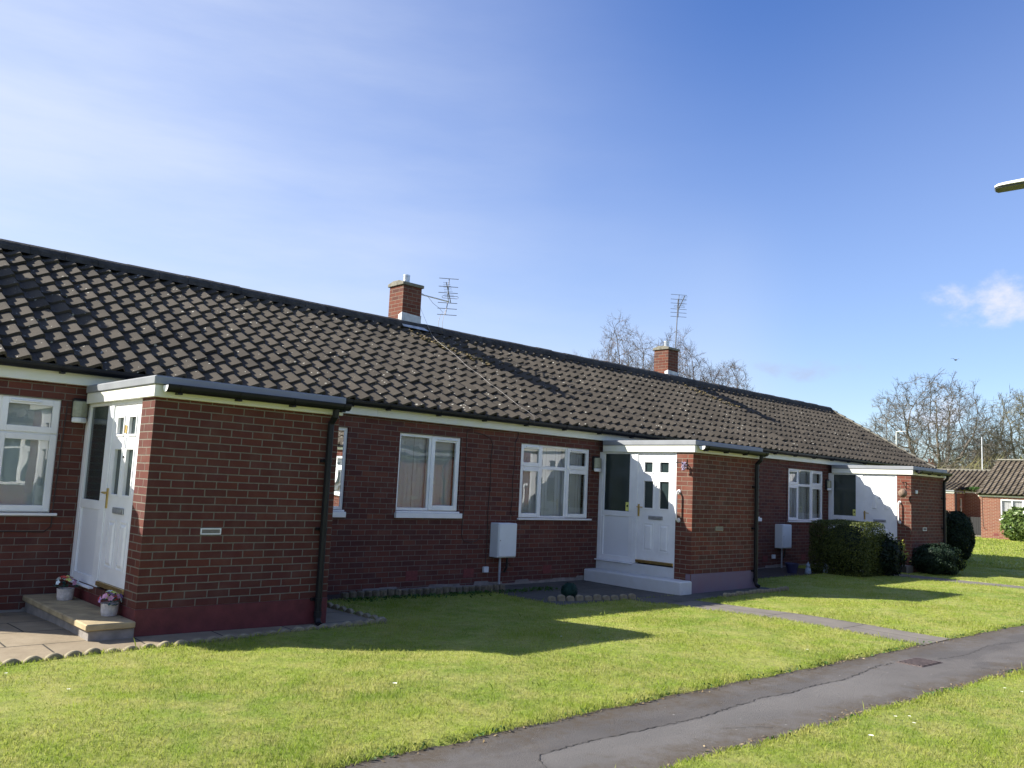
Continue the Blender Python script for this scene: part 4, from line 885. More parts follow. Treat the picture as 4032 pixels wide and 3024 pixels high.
shrub('shrub', 17.93, -.42, (.52, .48, .345), 2.6, 11000, .035, 'juniper', 'low spreading dark bush in front of the farthest porch', 'shrub', 7, .35, .16, gold=[((.32, -.34, .34), .07, 90), ((.46, -.34, .20), .05, 50)])
shrub('shrub', 23.95, 1.30, (.50, .50, .72), 2.6, 15000, .040, 'hedge_dark', 'tall rounded dark bush at the far gable end', 'shrub', 9, .2, .07)
shrub('shrub', 44.2, 5.35, (.72, .80, .82), 2.4, 2600, .13, 'laurel', 'bright sunlit laurel bush in front of the facing bungalow', 'shrub', 12, .3, .1, elong=1.8)
t = shrub('topiary_ball', 6.45, .52, (.125, .125, .125), 2, 1600, .022, 'box_ball', 'small round topiary ball on the ground below the triple window', 'topiary', 14, .2, .04, zc=.12)
# low weeds along the bed
mb = MB(); P = np.array([[random.uniform(3.1, 7.0), random.gauss(1.36, .05) if random.random() < .7 else random.gauss(1.3, .1), 0] for i in range(700)]); P[:, 2] = gz(P[:, 0], P[:, 1]) + rng.uniform(.02, .06, 700)
leaf_object('weeds', 'weeds', P, np.tile([0, 0, 1.], (700, 1)), .035, None, seed=4); o = bpy.data.objects['weeds']; setmeta(o, 'green weeds growing along the foot of the timber edging', 'weeds', kind='stuff')
n_ = 1500; X = rng.uniform(-2, 10.5, n_); cl = np.sin(X * 3.1) + np.sin(X * 7.7 + 1) + rng.normal(0, .6, n_); Y = np.where(rng.random(n_) < .5, ip(PF, X) + np.abs(rng.normal(0, .04, n_)) - .02, ip(PN, X) - np.abs(rng.normal(0, .05, n_)) + .03); k = cl > .2; P = np.stack([X, Y, gz(X, Y) + rng.uniform(.01, .035, n_)], -1)[k]
leaf_object('verge_weeds', 'weeds', P, np.tile([0, 0, 1.], (len(P), 1)), .022, None, seed=6); setmeta(bpy.data.objects['verge_weeds'], 'broad leaved weeds and clover creeping over the asphalt edges', 'weeds', kind='stuff')
# garden ornaments
MAT['ornament_pale'] = vary('ornament_pale', (.24, .30, .36), .8, 20, .3); MAT['ornament_blue'] = vary('ornament_blue', (.03, .035, .09), .5)
z = GZ(14.4, .9)
t = thing('garden_figure', (14.42, .92, z), 'small pale stone figure on the bed left of the clipped hedge', 'garden ornament')
mb = MB(); mb.lathe(0, 0, [(0, 0), (.065, 0), (.07, .03), (.060, .10), (.045, .14), (.0, .15)], 14); mb.build('body', 'ornament_pale', t, smooth=True)
mb = MB(); mb.blob((0, 0, .185), .045, 12, (1, 1, 1.1)); mb.tube([(0, 0, .22), (.01, 0, .27)], [.025, .004], 8); mb.build('head', 'ornament_pale', t, smooth=True)
t = thing('garden_figure', (14.86, .75, z), 'small seated cat figure touching the left side of the clipped hedge', 'garden ornament')
mb = MB(); mb.lathe(0, 0, [(0, 0), (.05, 0), (.055, .06), (.035, .15), (.0, .16)], 12); mb.tube([(.04, 0, .01), (.09, .02, .03), (.10, .02, .09)], [.012, .012, .008], 6); mb.build('body', 'ornament_pale', t, smooth=True)
mb = MB(); mb.blob((0, -.01, .19), .036, 12); mb.tube([(-.018, 0, .21), (-.026, 0, .25)], [.013, .001], 4); mb.tube([(.018, 0, .21), (.026, 0, .25)], [.013, .001], 4); mb.build('head', 'ornament_pale', t, smooth=True)
t = thing('flower_pot', (14.15, 1.15, z), 'dark blue glazed pot on the bed below the farthest meter box', 'flower pot')
MB().lathe(0, 0, [(0, 0), (.09, 0), (.13, .16), (.15, .22), (.135, .22), (.12, .18), (0, .18)], 18).build('pot', 'ornament_blue', t); MB().lathe(0, 0, [(0, .185), (.12, .185)], 12).build('compost', 'soil', t)
# ------------------------------------------------------------------ trees (bare, early spring)
def bare_tree(name, x, y, height, width, fork, label, seed, mat='bark', npts=1300, step=.33, tip=.009, group='bare trees beyond the roofs', z0=-.4, zlow=None, nl=5, twig=.55, rmax=.5, flat=1.0, up=.0, lean=0.):
    """branches grown towards points scattered through a domed crown"""
    r = np.random.default_rng(seed); zl = fork * .8 if zlow is None else zlow; R0 = width / 2; H_ = height - zl
    u = r.normal(0, 1, (npts * 3, 3)); u /= np.linalg.norm(u, axis=1)[:, None]; rad = r.random(npts * 3) ** .30
    P = u * rad[:, None] * np.array([R0, R0, H_]); P = P[P[:, 2] > -H_ * .06]; lump = 1 + .10 * np.sin(P[:, 0] * 2.1 + seed) * np.sin(P[:, 1] * 1.9 + 1) ; P = P[:npts] * lump[:npts, None]; P[:, 2] = np.abs(P[:, 2]) * .98 + zl + 0
    k = np.hypot(P[:, 0], P[:, 1]) < R0 * (.55 + .5 * np.sqrt(np.clip((P[:, 2] - zl) / (H_ * .35), 0, 1))) ; P = P[k]
    nodes = [np.array([lean * i / 8, 0, fork * i / 8]) for i in range(9)]; par = [-1] + list(range(8)); n0 = len(nodes)
    for j in range(nl):     # main limbs
        a = 6.283 * j / nl + r.uniform(-.4, .4); b = 8 if j % 2 else 7; d = np.array([math.cos(a) * r.uniform(.6, 1.1), math.sin(a) * r.uniform(.6, 1.1), r.uniform(.45, 1.2) + up]); d /= np.linalg.norm(d)
        for i in range(int(R0 / step * .40)): d = d + r.normal(0, .16, 3) + np.array([0, 0, .03]); d /= np.linalg.norm(d); nodes.append(nodes[b] + d * step); par.append(b); b = len(nodes) - 1
    A = np.array(nodes); near = np.full(len(P), -1); dist = np.full(len(P), 1e9); alive = np.ones(len(P), bool)
    def upd(idx):
        for s0 in range(0, len(idx), 64):
            ii = idx[s0:s0 + 64]; dd = np.linalg.norm(P[:, None] - A[ii][None], axis=2); m_ = dd.argmin(1); v = dd[np.arange(len(P)), m_]; b = v < dist; dist[b] = v[b]; near[b] = np.array(ii)[m_[b]]
    upd(list(range(len(A)))); kc = {}
    for it in range(160):
        alive &= dist > step * 1.15
        if not alive.any(): break
        src = near[alive]; D0 = P[alive] - A[src]; D0 /= np.linalg.norm(D0, axis=1)[:, None]; acc = {}
        for s_, d in zip(src, D0): acc[s_] = acc.get(s_, 0) + d
        new = []; np_ = []
        for s_, d in acc.items():
            n = np.linalg.norm(d)
            if kc.get(s_, 0) >= 3: continue
            kc[s_] = kc.get(s_, 0) + 1
            if n < 1e-6: d = r.normal(0, 1, 3); n = np.linalg.norm(d)
            d = d / n + r.normal(0, .13, 3); d /= np.linalg.norm(d); new.append(A[s_] + d * step); np_.append(int(s_))
        if not new: break
        b0 = len(A); A = np.concatenate([A, np.array(new)]); par += np_; upd(list(range(b0, len(A))))
        if len(A) > 9000: break
    n = len(A); area = np.zeros(n); kids = [[] for _ in range(n)]
    for i in range(1, n): kids[par[i]].append(i)
    for i in range(n - 1, 0, -1):
        if not kids[i]: area[i] = tip ** 1.9
        area[par[i]] += area[i]
    rd = np.minimum(area ** (1 / 1.9), rmax); T = thing(name, (x, y, z0), label, 'tree', group)
    # chains
    def mesh(sel, sides, nm, extra=None):
        vs = []; fs = []
        def seg(p, q, ra, rb, sd):
            d = q - p; L0 = np.linalg.norm(d); d = d / (L0 + 1e-9); a = np.cross(d, [0.3, .9, .1]); a /= np.linalg.norm(a) + 1e-9; c = np.cross(d, a); b = len(vs)
            for (o_, rr) in ((p, ra), (q, rb)):
                for k in range(sd): t_ = 6.28318 * k / sd; vs.append(tuple(o_ + (a * math.cos(t_) + c * math.sin(t_)) * rr))
            for k in range(sd): fs.append((b + k, b + (k + 1) % sd, b + sd + (k + 1) % sd, b + sd + k))
        for i in sel: seg(A[par[i]], A[i], max(min(rd[par[i]], rd[i] * 1.35), tip), max(rd[i], tip * .8), sides)
        if extra:
            for p, q, ra in extra: seg(p, q, ra, ra * .5, 3)
        me = bpy.data.meshes.new(nm); me.from_pydata(vs, [], fs); me.update(); me.materials.append(MAT[mat]); o = bpy.data.objects.new(nm, me); COL.objects.link(o); o.parent = T
    ex = []
    for i in range(n0, n):
        if rd[i] > tip * 2.6: continue
        base = A[i] - A[par[i]]; base /= np.linalg.norm(base) + 1e-9
        for j in range(6 if not kids[i] else 3):
            p = A[i]; d = base + r.normal(0, .55, 3) + np.array([0, 0, .25]); d /= np.linalg.norm(d); l = twig * r.uniform(.4, 1.1); m_ = p + d * l * .55; ex.append((p, m_, tip * .85)); d2 = d + r.normal(0, .4, 3) + np.array([0, 0, .2]); d2 /= np.linalg.norm(d2); ex.append((m_, m_ + d2 * l * .5, tip * .75))
            d3 = d + r.normal(0, .6, 3); d3 /= np.linalg.norm(d3); ex.append((m_, m_ + d3 * l * .45, tip * .7))
    big = [i for i in range(1, n) if rd[i] > .06 or i < n0]; bs = set(big); mesh(big, 7, 'trunk'); mesh([i for i in range(1, n) if i not in bs], 4, 'crown', ex); return T
bare_tree('bare_tree', 72.2, 20.0, 12.8, 12.8, 3.6, 'large bare oak with a broad dome crown behind the gable end', 4, npts=2300, step=.34, tip=.014, zlow=3.0, nl=5, twig=.85, rmax=.50)
bare_tree('bare_tree', 79.6, 14.0, 12.2, 11.5, 3.2, 'olive tinged bare tree at the right edge of the photo', 8, 'bark_olive', npts=2600, step=.34, tip=.016, zlow=2.6, nl=5, twig=.85, rmax=.42)
bare_tree('bare_tree', 77.0, 17.9, 8.2, 8.0, 2.0, 'lower olive bare tree between the oak and the right edge tree', 15, 'bark_olive', npts=1800, step=.34, tip=.015, zlow=1.6, nl=6, twig=.8, rmax=.2)
bare_tree('bare_tree', 31.8, 20.4, 10.5, 4.9, 4.6, 'upright bare tree rising left of the farther chimney', 21, 'bark_red', npts=1500, step=.22, tip=.007, zlow=5.2, nl=6, twig=.55, rmax=.14, up=1.0)
bare_tree('bare_tree', 30.2, 22.6, 8.9, 3.0, 4.6, 'small bare tree left of the upright tree behind the roof', 25, 'bark_red', npts=700, step=.22, tip=.007, zlow=5.2, nl=4, twig=.5, rmax=.1, up=1.0)
bare_tree('bare_tree', 35.9, 20.0, 10.6, 4.6, 4.6, 'bare tree just right of the farther chimney', 33, 'bark_red', npts=1500, step=.22, tip=.007, zlow=5.2, nl=6, twig=.55, rmax=.14, up=1.0)
bare_tree('bare_tree', 37.4, 18.0, 9.2, 4.6, 4.0, 'low bare tree sinking behind the ridge right of the farther chimney', 37, 'bark_red', npts=1300, step=.22, tip=.007, zlow=4.4, nl=6, twig=.55, rmax=.12, up=.8)
# scrub thicket beyond the facing bungalow
vs = []; fs = []; r = random.Random(5)
for i in range(5200):
    y = r.uniform(3, 22); x = 62 + r.uniform(-1.5, 3.5); top = 4.1 + .5 * math.sin(y * 1.1) + .35 * math.sin(y * 2.7 + 1); z = r.uniform(-.3, top) ; l = r.uniform(.4, 1.2); d = Vector((r.gauss(0, .5), r.gauss(0, .8), r.gauss(.25, .6))).normalized() * l; b = len(vs); p = Vector((x, y, z)); s_ = Vector((0, r.uniform(.010, .028), r.uniform(.004, .02)))
    vs += [tuple(p - s_), tuple(p + s_), tuple(p + d)]; fs.append((b, b + 1, b + 2))
me = bpy.data.meshes.new('thicket'); me.from_pydata(vs, [], fs); me.update(); MAT['thicket'] = vary('thicket', (.135, .105, .06), .95, .8, .4, tint=(.17, .17, .07)); me.materials.append(MAT['thicket']); o = bpy.data.objects.new('thicket', me); COL.objects.link(o)
setmeta(o, 'brown leafless scrub between the far roofs and the trees', 'scrub', kind='stuff')
# far conifer top at the right edge
shrub('evergreen', 70, 12.15, (1.2, 1.2, 2.6), 2, 2500, .25, 'green_far', 'yellow-green conifer at the right edge behind the facing roof', 'evergreen', 31, .4, .15, zc=2.55)
# ------------------------------------------------------------------ facing bungalows to the right
def uvb(mb, mat, par, nm, off=(0, 0)): return mb.build(nm, mat, par, uv=off)
H = thing('brick_bungalow', (0, 0, 0), 'sunlit orange-brick bungalow facing left across the lawn at the right edge', 'bungalow', 'sunlit facing bungalows')
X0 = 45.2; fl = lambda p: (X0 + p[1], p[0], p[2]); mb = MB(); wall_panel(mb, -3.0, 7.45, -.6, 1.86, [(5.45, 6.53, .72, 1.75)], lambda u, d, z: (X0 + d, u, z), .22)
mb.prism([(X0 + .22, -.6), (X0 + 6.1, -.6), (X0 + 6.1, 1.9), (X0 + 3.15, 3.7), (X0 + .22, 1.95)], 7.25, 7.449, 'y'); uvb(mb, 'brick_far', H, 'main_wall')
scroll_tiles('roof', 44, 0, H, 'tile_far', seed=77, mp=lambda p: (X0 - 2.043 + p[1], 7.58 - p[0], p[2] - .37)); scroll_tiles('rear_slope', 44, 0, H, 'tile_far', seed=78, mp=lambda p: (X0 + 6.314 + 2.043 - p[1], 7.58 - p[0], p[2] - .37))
MB().box(X0 + 3.0, X0 + 3.32, -3, 7.6, 3.83, 3.95).build('ridge_cap', 'cap', H, bevel=.05)
MB().box(X0 - .03, X0 - .001, -3, 7.56, 1.84, 1.93).build('fascia', 'fascia', H); MB().tube([(X0 - .09, -3, 1.975), (X0 - .09, 7.58, 1.975)], .06, 8).build('gutter', 'gutter', H)
mb = MB(fl); ring(mb, 5.45, 6.53, .72, 1.75, .07, .02, .09); mb.box(5.96, 6.03, .022, .09, .79, 1.68); wn = mb.build('window', 'upvc', H, bevel=.004)
pane(fl, 5.52, 5.96, .79, 1.68, .05, wn); pane(fl, 6.03, 6.46, .79, 1.68, .05, wn); MB(fl).box(5.40, 6.58, -.05, .05, .67, .718).build('sill', 'upvc', wn); blinds(fl, 5.5, 6.5, .75, 1.73, .12, wn, 'curtain')
MB().box(X0 - .006, X0 - .0005, 6.64, 6.86, -.13, .0).build('air_brick', 'vent_brick', H)
MB().tube([(X0 - .01, 7.38, 1.80), (X0 - .012, 7.36, 1.0), (X0 - .01, 7.34, .35), (X0 - .01, 7.28, .18), (X0 - .01, 7.15, .16)], .008, 4).build('cable', 'cable', H)
H = thing('brick_bungalow', (0, 0, 0), 'set back sunlit bungalow seen between the gable bush and the facing bungalow', 'bungalow', 'sunlit facing bungalows')
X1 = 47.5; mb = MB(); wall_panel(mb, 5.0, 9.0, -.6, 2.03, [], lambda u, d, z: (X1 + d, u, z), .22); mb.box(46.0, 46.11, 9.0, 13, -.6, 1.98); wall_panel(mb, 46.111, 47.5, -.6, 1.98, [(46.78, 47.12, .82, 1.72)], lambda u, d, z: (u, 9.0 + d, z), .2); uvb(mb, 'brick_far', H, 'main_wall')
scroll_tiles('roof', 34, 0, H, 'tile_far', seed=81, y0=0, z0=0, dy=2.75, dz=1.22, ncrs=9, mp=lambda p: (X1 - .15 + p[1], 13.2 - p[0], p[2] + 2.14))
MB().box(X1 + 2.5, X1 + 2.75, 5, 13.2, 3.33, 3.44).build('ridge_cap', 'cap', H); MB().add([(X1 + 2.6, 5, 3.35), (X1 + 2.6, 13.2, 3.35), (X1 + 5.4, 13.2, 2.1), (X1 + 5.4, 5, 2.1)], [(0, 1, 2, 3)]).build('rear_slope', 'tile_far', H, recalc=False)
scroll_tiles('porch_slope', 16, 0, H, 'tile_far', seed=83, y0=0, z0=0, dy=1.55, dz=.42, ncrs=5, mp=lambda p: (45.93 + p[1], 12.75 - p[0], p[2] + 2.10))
MB().box(45.96, 45.998, 9.0, 13, 1.96, 2.11).build('fascia', 'fascia', H); MB().box(45.9, 45.958, 8.98, 13, 2.05, 2.125).build('gutter', 'trim_grey', H); MB().box(45.96, 47.3, 8.955, 8.995, 2.03, 2.11).build('fascia', 'trim_grey', H); MB().box(X1 - .04, X1 - .001, 7.4, 8.95, 2.02, 2.14).build('fascia', 'fascia', H)
MB().tube([(46.03, 8.93, 2.0), (46.03, 8.93, -.3)], .035, 8).build('downpipe', 'gutter', H)
fd = lambda p: (p[0], 9.0 + p[1], p[2]); mb = MB(fd); ring(mb, 46.78, 47.12, .82, 1.25, .045, .02, .08); ring(mb, 46.78, 47.12, 1.252, 1.72, .045, .02, .08); wn = mb.build('window', 'upvc', H); pane(fd, 46.82, 47.08, .86, 1.21, .05, wn); pane(fd, 46.82, 47.08, 1.29, 1.68, .05, wn)
P, D_ = superell(500, (.15, .5, .12), 2, 3); leaf_object('gutter_moss', 'weeds', P + np.array([X1 - .05, 8.45, 2.24]), D_, .07, H)['kind'] = 'stuff'
t = thing('garden_gate', (46.55, 8.05, -.35), 'black board gate between the two facing bungalows', 'gate')
mb = MB()
for i in range(9): mb.box(-.02, .02, -.52 + i * .118, -.52 + i * .118 + .112, .18, 1.10)
mb.build('boards', 'black', t); mb = MB(); mb.box(-.05, .05, -.60, -.53, 0, 1.15); mb.build('post', 'black', t); MB().box(-.05, .05, .55, .62, 0, 1.15).build('post', 'black', t)
for z_ in (.35, .95): MB().box(.021, .06, -.53, .55, z_, z_ + .07).build('rail', 'black', t)
MB().box(-.06, .06, -.6, .62, -.1, .16).build('threshold', 'concrete', t)
# houses far behind the trees
def far_house(x, y, wd, dp, zc, zr, label, wall, roofm, rot=0.):
    H = thing('house', (x, y, -.5), label, 'house', 'houses beyond the trees', rot)
    mb = MB(); mb.box(-dp / 2, dp / 2, -wd / 2, wd / 2, 0, zc); uvb(mb, wall, H, 'wall')
    mb = MB(); mb.prism([(-dp / 2 - .4, zc - .05), (0, zr), (dp / 2 + .4, zc - .05)], -wd / 2 - .1, wd / 2 + .1, 'y'); rf = mb.build('roof', roofm, H)
    mb = MB(); mb.box(-.35, .35, wd * .22 - .45, wd * .22 + .45, zr - .7, zr + 1.0); ch = uvb(mb, 'brick_chimney', rf, 'chimney'); mb = MB(); mb.lathe(0, wd * .22 - .2, [(.12, zr + 1.0), (.14, zr + 1.35)], 10); mb.build('chimney_pot', 'vent_brick', ch)
    mb = MB(); mb.lathe(0, wd * .22 + .2, [(.12, zr + 1.0), (.14, zr + 1.35)], 10); mb.build('chimney_pot', 'vent_brick', ch)
    for s_ in (-.3, .1, .34):
        w_ = MB().box(-dp / 2 - .03, -dp / 2 - .001, wd * s_ - .7, wd * s_ + .7, zc * .45, zc * .8).build('window', 'upvc', H); pane(lambda p: p, 0, 0, 0, 0, 0, w_) if False else MB().box(-dp / 2 - .04, -dp / 2 - .031, wd * s_ - .6, wd * s_ + .6, zc * .48, zc * .77).build('pane', 'pane_dark', w_)
MAT['pane_dark'] = vary('pane_dark', (.03, .035, .04), .1); MAT['slate'] = vary('slate', (.13, .125, .135), .8, 1.5, .2)
far_house(98, 27, 12, 8, 3.0, 5.6, 'grey slate roofed house behind the oak trunk', 'brick_far', 'slate')
far_house(104, 15, 11, 8, 3.0, 5.5, 'slate roofed house with tall brick chimney right of the oak trunk', 'brick_far', 'slate')
far_house(112, 7, 12, 8, 3.2, 5.7, 'slate roofed house behind the olive tinged tree', 'brick_far', 'slate')
# ------------------------------------------------------------------ lamp posts and poles
def lamp_post(x, y, h, hx, hy, label, head=1., tilt=.08):
    t = thing('street_lamp', (x, y, GZ(x, y) - .1), label, 'street lamp', 'street lamps'); h0 = h + .1 - GZ(x, y) if False else h - GZ(x, y) + .1
    mb = MB(); mb.lathe(0, 0, [(.085, 0), (.085, 1.1), (.055, 1.15), (.040, h0)], 14); mb.build('column', 'galv_pole', t, smooth=False)
    d = Vector((hx, hy, 0)).normalized(); s = Vector((-d.y, d.x, 0)); up = Vector((0, 0, 1)); q = (d + up * tilt).normalized() if tilt < 1 else d
    def P(a, b, c): return Vector((0, 0, h0)) + (q * a + s * b + up * c) * head
    mb = MB(); mb.tube([P(-.03, 0, -.02), P(.26, 0, .0)], .030, 10); mb.build('arm', 'lamp_white', t)
    st = [(.18, .05, .045, -.012), (.28, .085, .050, -.016), (.42, .12, .030, -.018), (.78, .125, .016, -.020), (.86, .11, .012, -.019), (.90, .06, .004, -.016)]; vs = []; fs = []
    for a, wd, top, bot in st: vs += [P(a, -wd, bot), P(a, -wd * .9, top * .7), P(a, -wd * .45, top), P(a, wd * .45, top), P(a, wd * .9, top * .7), P(a, wd, bot)]
    for i in range(len(st) - 1):
        for k in range(6): fs.append((i * 6 + k, i * 6 + (k + 1) % 6, (i + 1) * 6 + (k + 1) % 6, (i + 1) * 6 + k))
    fs += [tuple(range(6)), tuple(30 + k for k in range(5, -1, -1))]; mb = MB().add(vs, fs); mb.build('lantern', 'lamp_white', t)
    mb = MB(); mb.add([P(.30, -.10, -.026), P(.86, -.095, -.026), P(.895, -.05, -.026), P(.895, .05, -.026), P(.86, .095, -.026), P(.30, .10, -.026), P(.30, -.10, -.040), P(.86, -.095, -.040), P(.89, -.05, -.038), P(.89, .05, -.038), P(.86, .095, -.040), P(.30, .10, -.040)],
        [(6, 7, 8, 9, 10, 11)] + [(i, (i + 1) % 6, 6 + (i + 1) % 6, 6 + i) for i in range(6)]); mb.build('lamp_glass', 'lens_dark', t)
MAT['lens_dark'] = vary('lens_dark', (.035, .04, .04), .35, 15, .5)
lamp_post(7.76, -5.83, 5.06, -.29, .95, 'near street lamp whose white lantern juts in at the top right', tilt=-.07)
lamp_post(38.6, 9.0, 4.72, .35, -.93, 'distant street lamp rising behind the far gable', head=.5, tilt=.05)
t = thing('pole', (54.1, 10.2, -.4), 'thin pale pole standing behind the low facing roof', 'pole'); MB().tube([(0, 0, 0), (0, 0, 6.0)], [.035, .022], 8).build('shaft', 'upvc_panel', t); MB().tube([(0, 0, 5.5), (0, 0, 5.53)], .06, 8).build('band', 'steel', t)
t = thing('bird', (53.7, 11.5, 10.45), 'tiny dark bird flying above the oak', 'bird', rotz=.8)
mb = MB(); mb.tube([(-.16, 0, 0), (-.08, 0, .01), (.05, 0, .015), (.13, 0, .02), (.17, 0, .01)], [.005, .04, .045, .03, .004], 8)
mb.add([(-.02, 0, .02), (.07, 0, .02), (.02, .22, .12), (-.04, .40, .06), (-.06, .2, .10)], [(0, 1, 2, 4), (4, 2, 3)]); mb.add([(-.02, 0, .02), (.07, 0, .02), (.02, -.22, .12), (-.04, -.40, .06), (-.06, -.2, .10)], [(0, 1, 2, 4), (4, 2, 3)]); mb.add([(-.12, -.02, 0), (-.12, .02, 0), (-.22, .05, .0), (-.22, -.05, .0)], [(0, 1, 2, 3)]); mb.build('body', 'black', t, recalc=False)
# ------------------------------------------------------------------ small things on the ground
MAT['rust'] = vary('rust', (.115, .088, .082), .8, 25, .4, .6, 60)
t = thing('drain_cover', (6.2, -4.58, GZ(6.2, -4.58) + .006), 'rusty ribbed iron drain cover set in the asphalt path', 'drain cover', rotz=-.06)
mb = MB(); ring(mb, -.22, .22, 0, .0, 0, 0, 0) if False else mb.box(-.23, .23, -.13, .13, -.02, .003); mb.build('plate', 'rust', t)
for i in range(9): MB().box(-.21, .21, -.118 + i * .028, -.118 + i * .028 + .014, .0035, .010).build('rib', 'rust', t)
DS = [(.89, -2.86, 'lone daisy on the sunlit lawn in front of the nearest porch shadow'), (2.86, -5.56, 'large daisy nearest the bottom edge on the right verge'), (3.54, -5.44, 'left daisy of the small cluster on the right verge'), (3.64, -5.50, 'right daisy of the small cluster on the right verge'),
      (3.47, -5.60, 'lowest daisy of the small cluster on the right verge'), (5.42, -5.6, 'daisy on the verge near the right edge of the photo'), (5.4, -5.74, 'daisy at the right edge of the photo on the verge'), (-1.26, -1.03, 'daisy at the left edge of the lawn'), (-1.03, -1.71, 'daisy on the lower left lawn'), (3.37, -2.22, 'daisy inside the nearest porch shadow'), (5.45, -3.75, 'daisy beside the asphalt path near the concrete path')]
for x, y, lb in DS:
    t = thing('daisy', (x, y, GZ(x, y) + .02), lb, 'daisy', 'daisies in the lawn'); big = 1.5 if 'large' in lb or 'lone' in lb else 1; mb = MB()
    for k in range(12): a = k * .5236; d = Vector((math.cos(a), math.sin(a), .35)) * .013 * big; s_ = Vector((-math.sin(a), math.cos(a), 0)) * .0035 * big; c = Vector((0, 0, .032)); mb.add([c, c + d * .6 + s_, c + d, c + d * .6 - s_], [(0, 1, 2, 3)])
    mb.build('petals', 'white_flower', t, recalc=False); MB().blob((0, 0, .034), .0045 * big, 8, (1, 1, .5)).build('flower_eye', 'yellow', t); MB().tube([(0, 0, -.02), (0, 0, .032)], .0012, 4).build('stem', 'weeds', t)
def crack(pts, w_, seed):
    r = random.Random(seed); P = []
    for (a, b), (c, d) in zip(pts[:-1], pts[1:]):
        n = max(2, int(math.hypot(c - a, d - b) / .03))
        P += [(a + (c - a) * i / n + r.gauss(0, .006), b + (d - b) * i / n + r.gauss(0, .008)) for i in range(n)]
    vs = []; fs = []
    for i, (x, y) in enumerate(P):
        ww = w_ * r.uniform(.2, 1.3) * min(1, i / 6, (len(P) - i) / 6 + .1); j = min(i + 1, len(P) - 1); k = max(i - 1, 0); d = Vector((P[j][0] - P[k][0], P[j][1] - P[k][1], 0)).normalized(); q = Vector((-d.y, d.x, 0)) * ww / 2
        z = GZ(x, y) + .0075; vs += [(x - q.x, y - q.y, z), (x + q.x, y + q.y, z)]
    fs = [(2 * i, 2 * i + 2, 2 * i + 3, 2 * i + 1) for i in range(len(P) - 1)]
    o = MB().add(vs, fs).build('path_crack', 'crack', None, recalc=False); o['kind'] = 'structure'
MAT['crack'] = vary('crack', (.035, .032, .030), .95)
crack(CRK, .010, 1)
crack([(6.42, -4.9), (6.55, -5.14), (6.64, -5.25), (6.92, -5.32), (7.4, -5.2)], .011, 2)
crack([(2.2, -4.75), (2.5, -4.86), (2.7, -5.0)], .007, 3); crack([(6.45, -4.6), (7.2, -4.7), (8.1, -4.62), (9.2, -4.8)], .007, 4)
# scattered dead leaves and chippings at the path edge
r = np.random.default_rng(8); NL = 900; X = r.uniform(-1, 9, NL); Y = np.where(r.random(NL) < .25, ip(PF, X) - np.abs(r.normal(0, .04, NL)), ip(PN, X) + np.abs(r.normal(0, .055, NL)) - .01 + .04 * np.sin(X * 4)); P = np.stack([X, Y, gz(X, Y) + .012], -1)
MAT['dead_leaf'] = leafm('dead_leaf', (.20, .14, .06), (.46, .38, .24)); o = leaf_object('dead_leaves', 'dead_leaf', P, np.tile([0, 0, 1.], (NL, 1)), .016, None, jitter=.35, seed=3); setmeta(o, 'dead leaves and straw scattered along the edges of the asphalt path', 'litter', kind='stuff')
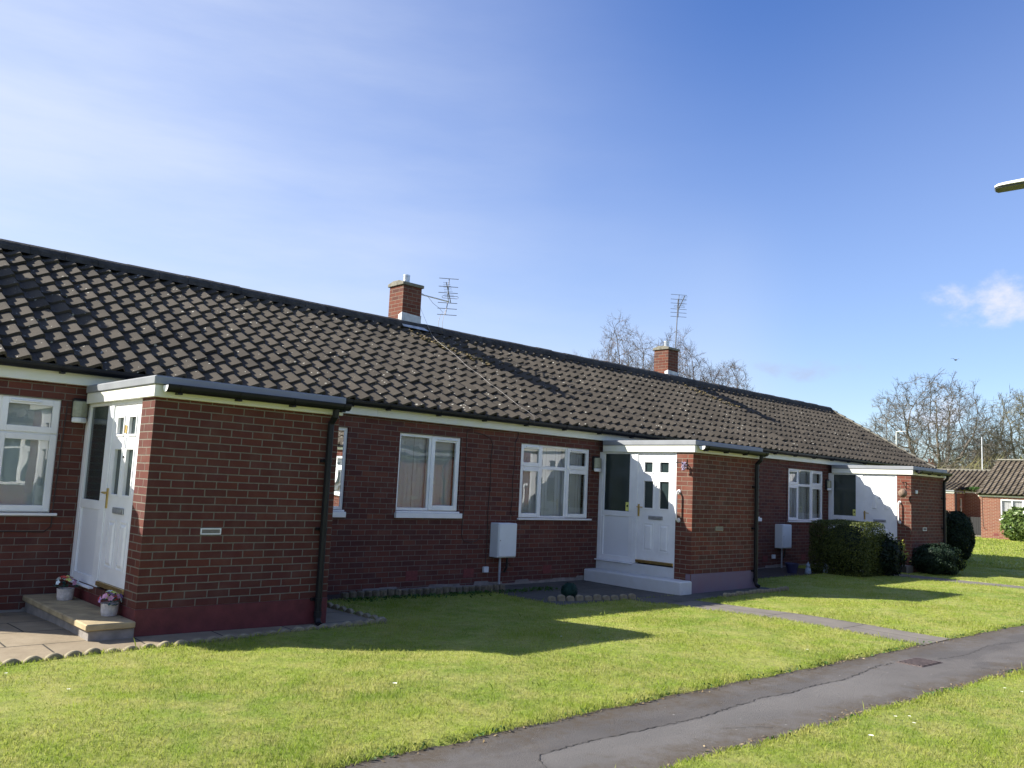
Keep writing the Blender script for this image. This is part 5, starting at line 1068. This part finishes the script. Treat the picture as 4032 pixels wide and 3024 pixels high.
# ------------------------------------------------------------------ grass
def blades(name, n_try, x0, x1, y0, y1, dmin, dmax, dens, h, wdt, label, seed, ang=.30):
    r = np.random.default_rng(seed); X = r.uniform(x0, x1, n_try); Y = r.uniform(y0, y1, n_try); dx, dy = X - CAM[0], Y - CAM[1]; d = np.hypot(dx, dy)
    a = np.arctan2(dx, dy) - .7513; keep = (d > dmin) & (d < dmax) & (np.abs(a) < .56 + ang) & (r.random(n_try) < dens(d))
    keep &= ~((Y > 2.02) & (Y < 8.4) & (X < 24.1)) & ~((X > -.02) & (X < 2.05) & (Y > -.05))
    for xp in XP[1:]: keep &= ~((X > xp - .35) & (X < xp + 2.05) & (Y > -.05) & (Y < 2.1))
    X, Y, d = X[keep], Y[keep], d[keep]; D_ = pave_d(X, Y); k = (D_ < .012) & (gz(X, Y) > -9); X, Y, d, D_ = X[k], Y[k], d[k], D_[k]; n = len(X)
    Z = gz(X, Y) + np.where(D_ > -.05, .0, .015); patch = .5 + .5 * np.sin(X * 1.9 + np.sin(Y * 2.3)) * np.sin(Y * 2.1 + 1.1 * np.sin(X * 1.3)); edge = np.exp(-((D_ + .03) / .06) ** 2)
    hh = h * r.uniform(.45, 1.25, n) * (.85 + .3 * patch + .7 * edge) * (1 + 1.3 * (r.random(n) > .996)); ww = wdt * r.uniform(.7, 1.3, n) * np.maximum(1, d / 7) ** .8
    th = r.uniform(0, 6.283, n); lean = r.uniform(.05, .75, n) * hh; lt = r.uniform(0, 6.283, n); cx, cy = np.cos(th) * ww / 2, np.sin(th) * ww / 2; lx, ly = np.cos(lt) * lean, np.sin(lt) * lean
    v = np.stack([np.stack([X - cx, Y - cy, Z], -1), np.stack([X + cx, Y + cy, Z], -1), np.stack([X + lx * .35 + cx * .7, Y + ly * .35 + cy * .7, Z + hh * .62], -1), np.stack([X + lx, Y + ly, Z + hh], -1)], 1).reshape(-1, 3)
    me = bpy.data.meshes.new(name); me.vertices.add(4 * n); me.vertices.foreach_set('co', v.ravel()); me.loops.add(4 * n); me.loops.foreach_set('vertex_index', np.arange(4 * n, dtype=np.int32)); me.polygons.add(n)
    me.polygons.foreach_set('loop_start', np.arange(0, 4 * n, 4, dtype=np.int32)); me.polygons.foreach_set('loop_total', np.full(n, 4, np.int32)); me.update(); at = me.attributes.new('tint', 'FLOAT', 'POINT'); at.data.foreach_set('value', np.repeat(np.clip(r.random(n) * .92 + .08 * patch, 0, 1), 4)); me.materials.append(MAT['grass_blade'])
    o = bpy.data.objects.new(name, me); COL.objects.link(o); setmeta(o, label, 'grass', kind='stuff'); print(name, n)
blades('grass', 2600000, -4.5, 26, -9, 2.1, 1.5, 27, lambda d: np.minimum(1, (5.0 / d) ** 1.15) ,   .025, .0036, 'short sunlit and shaded lawn grass in front of the terrace', 5)
blades('far_grass', 170000, 18, 47, -12, 12, 26, 52, lambda d: np.minimum(1, (27 / d) ** 1.0), .045, .010, 'distant lawn grass in front of the facing bungalows', 6, .12)
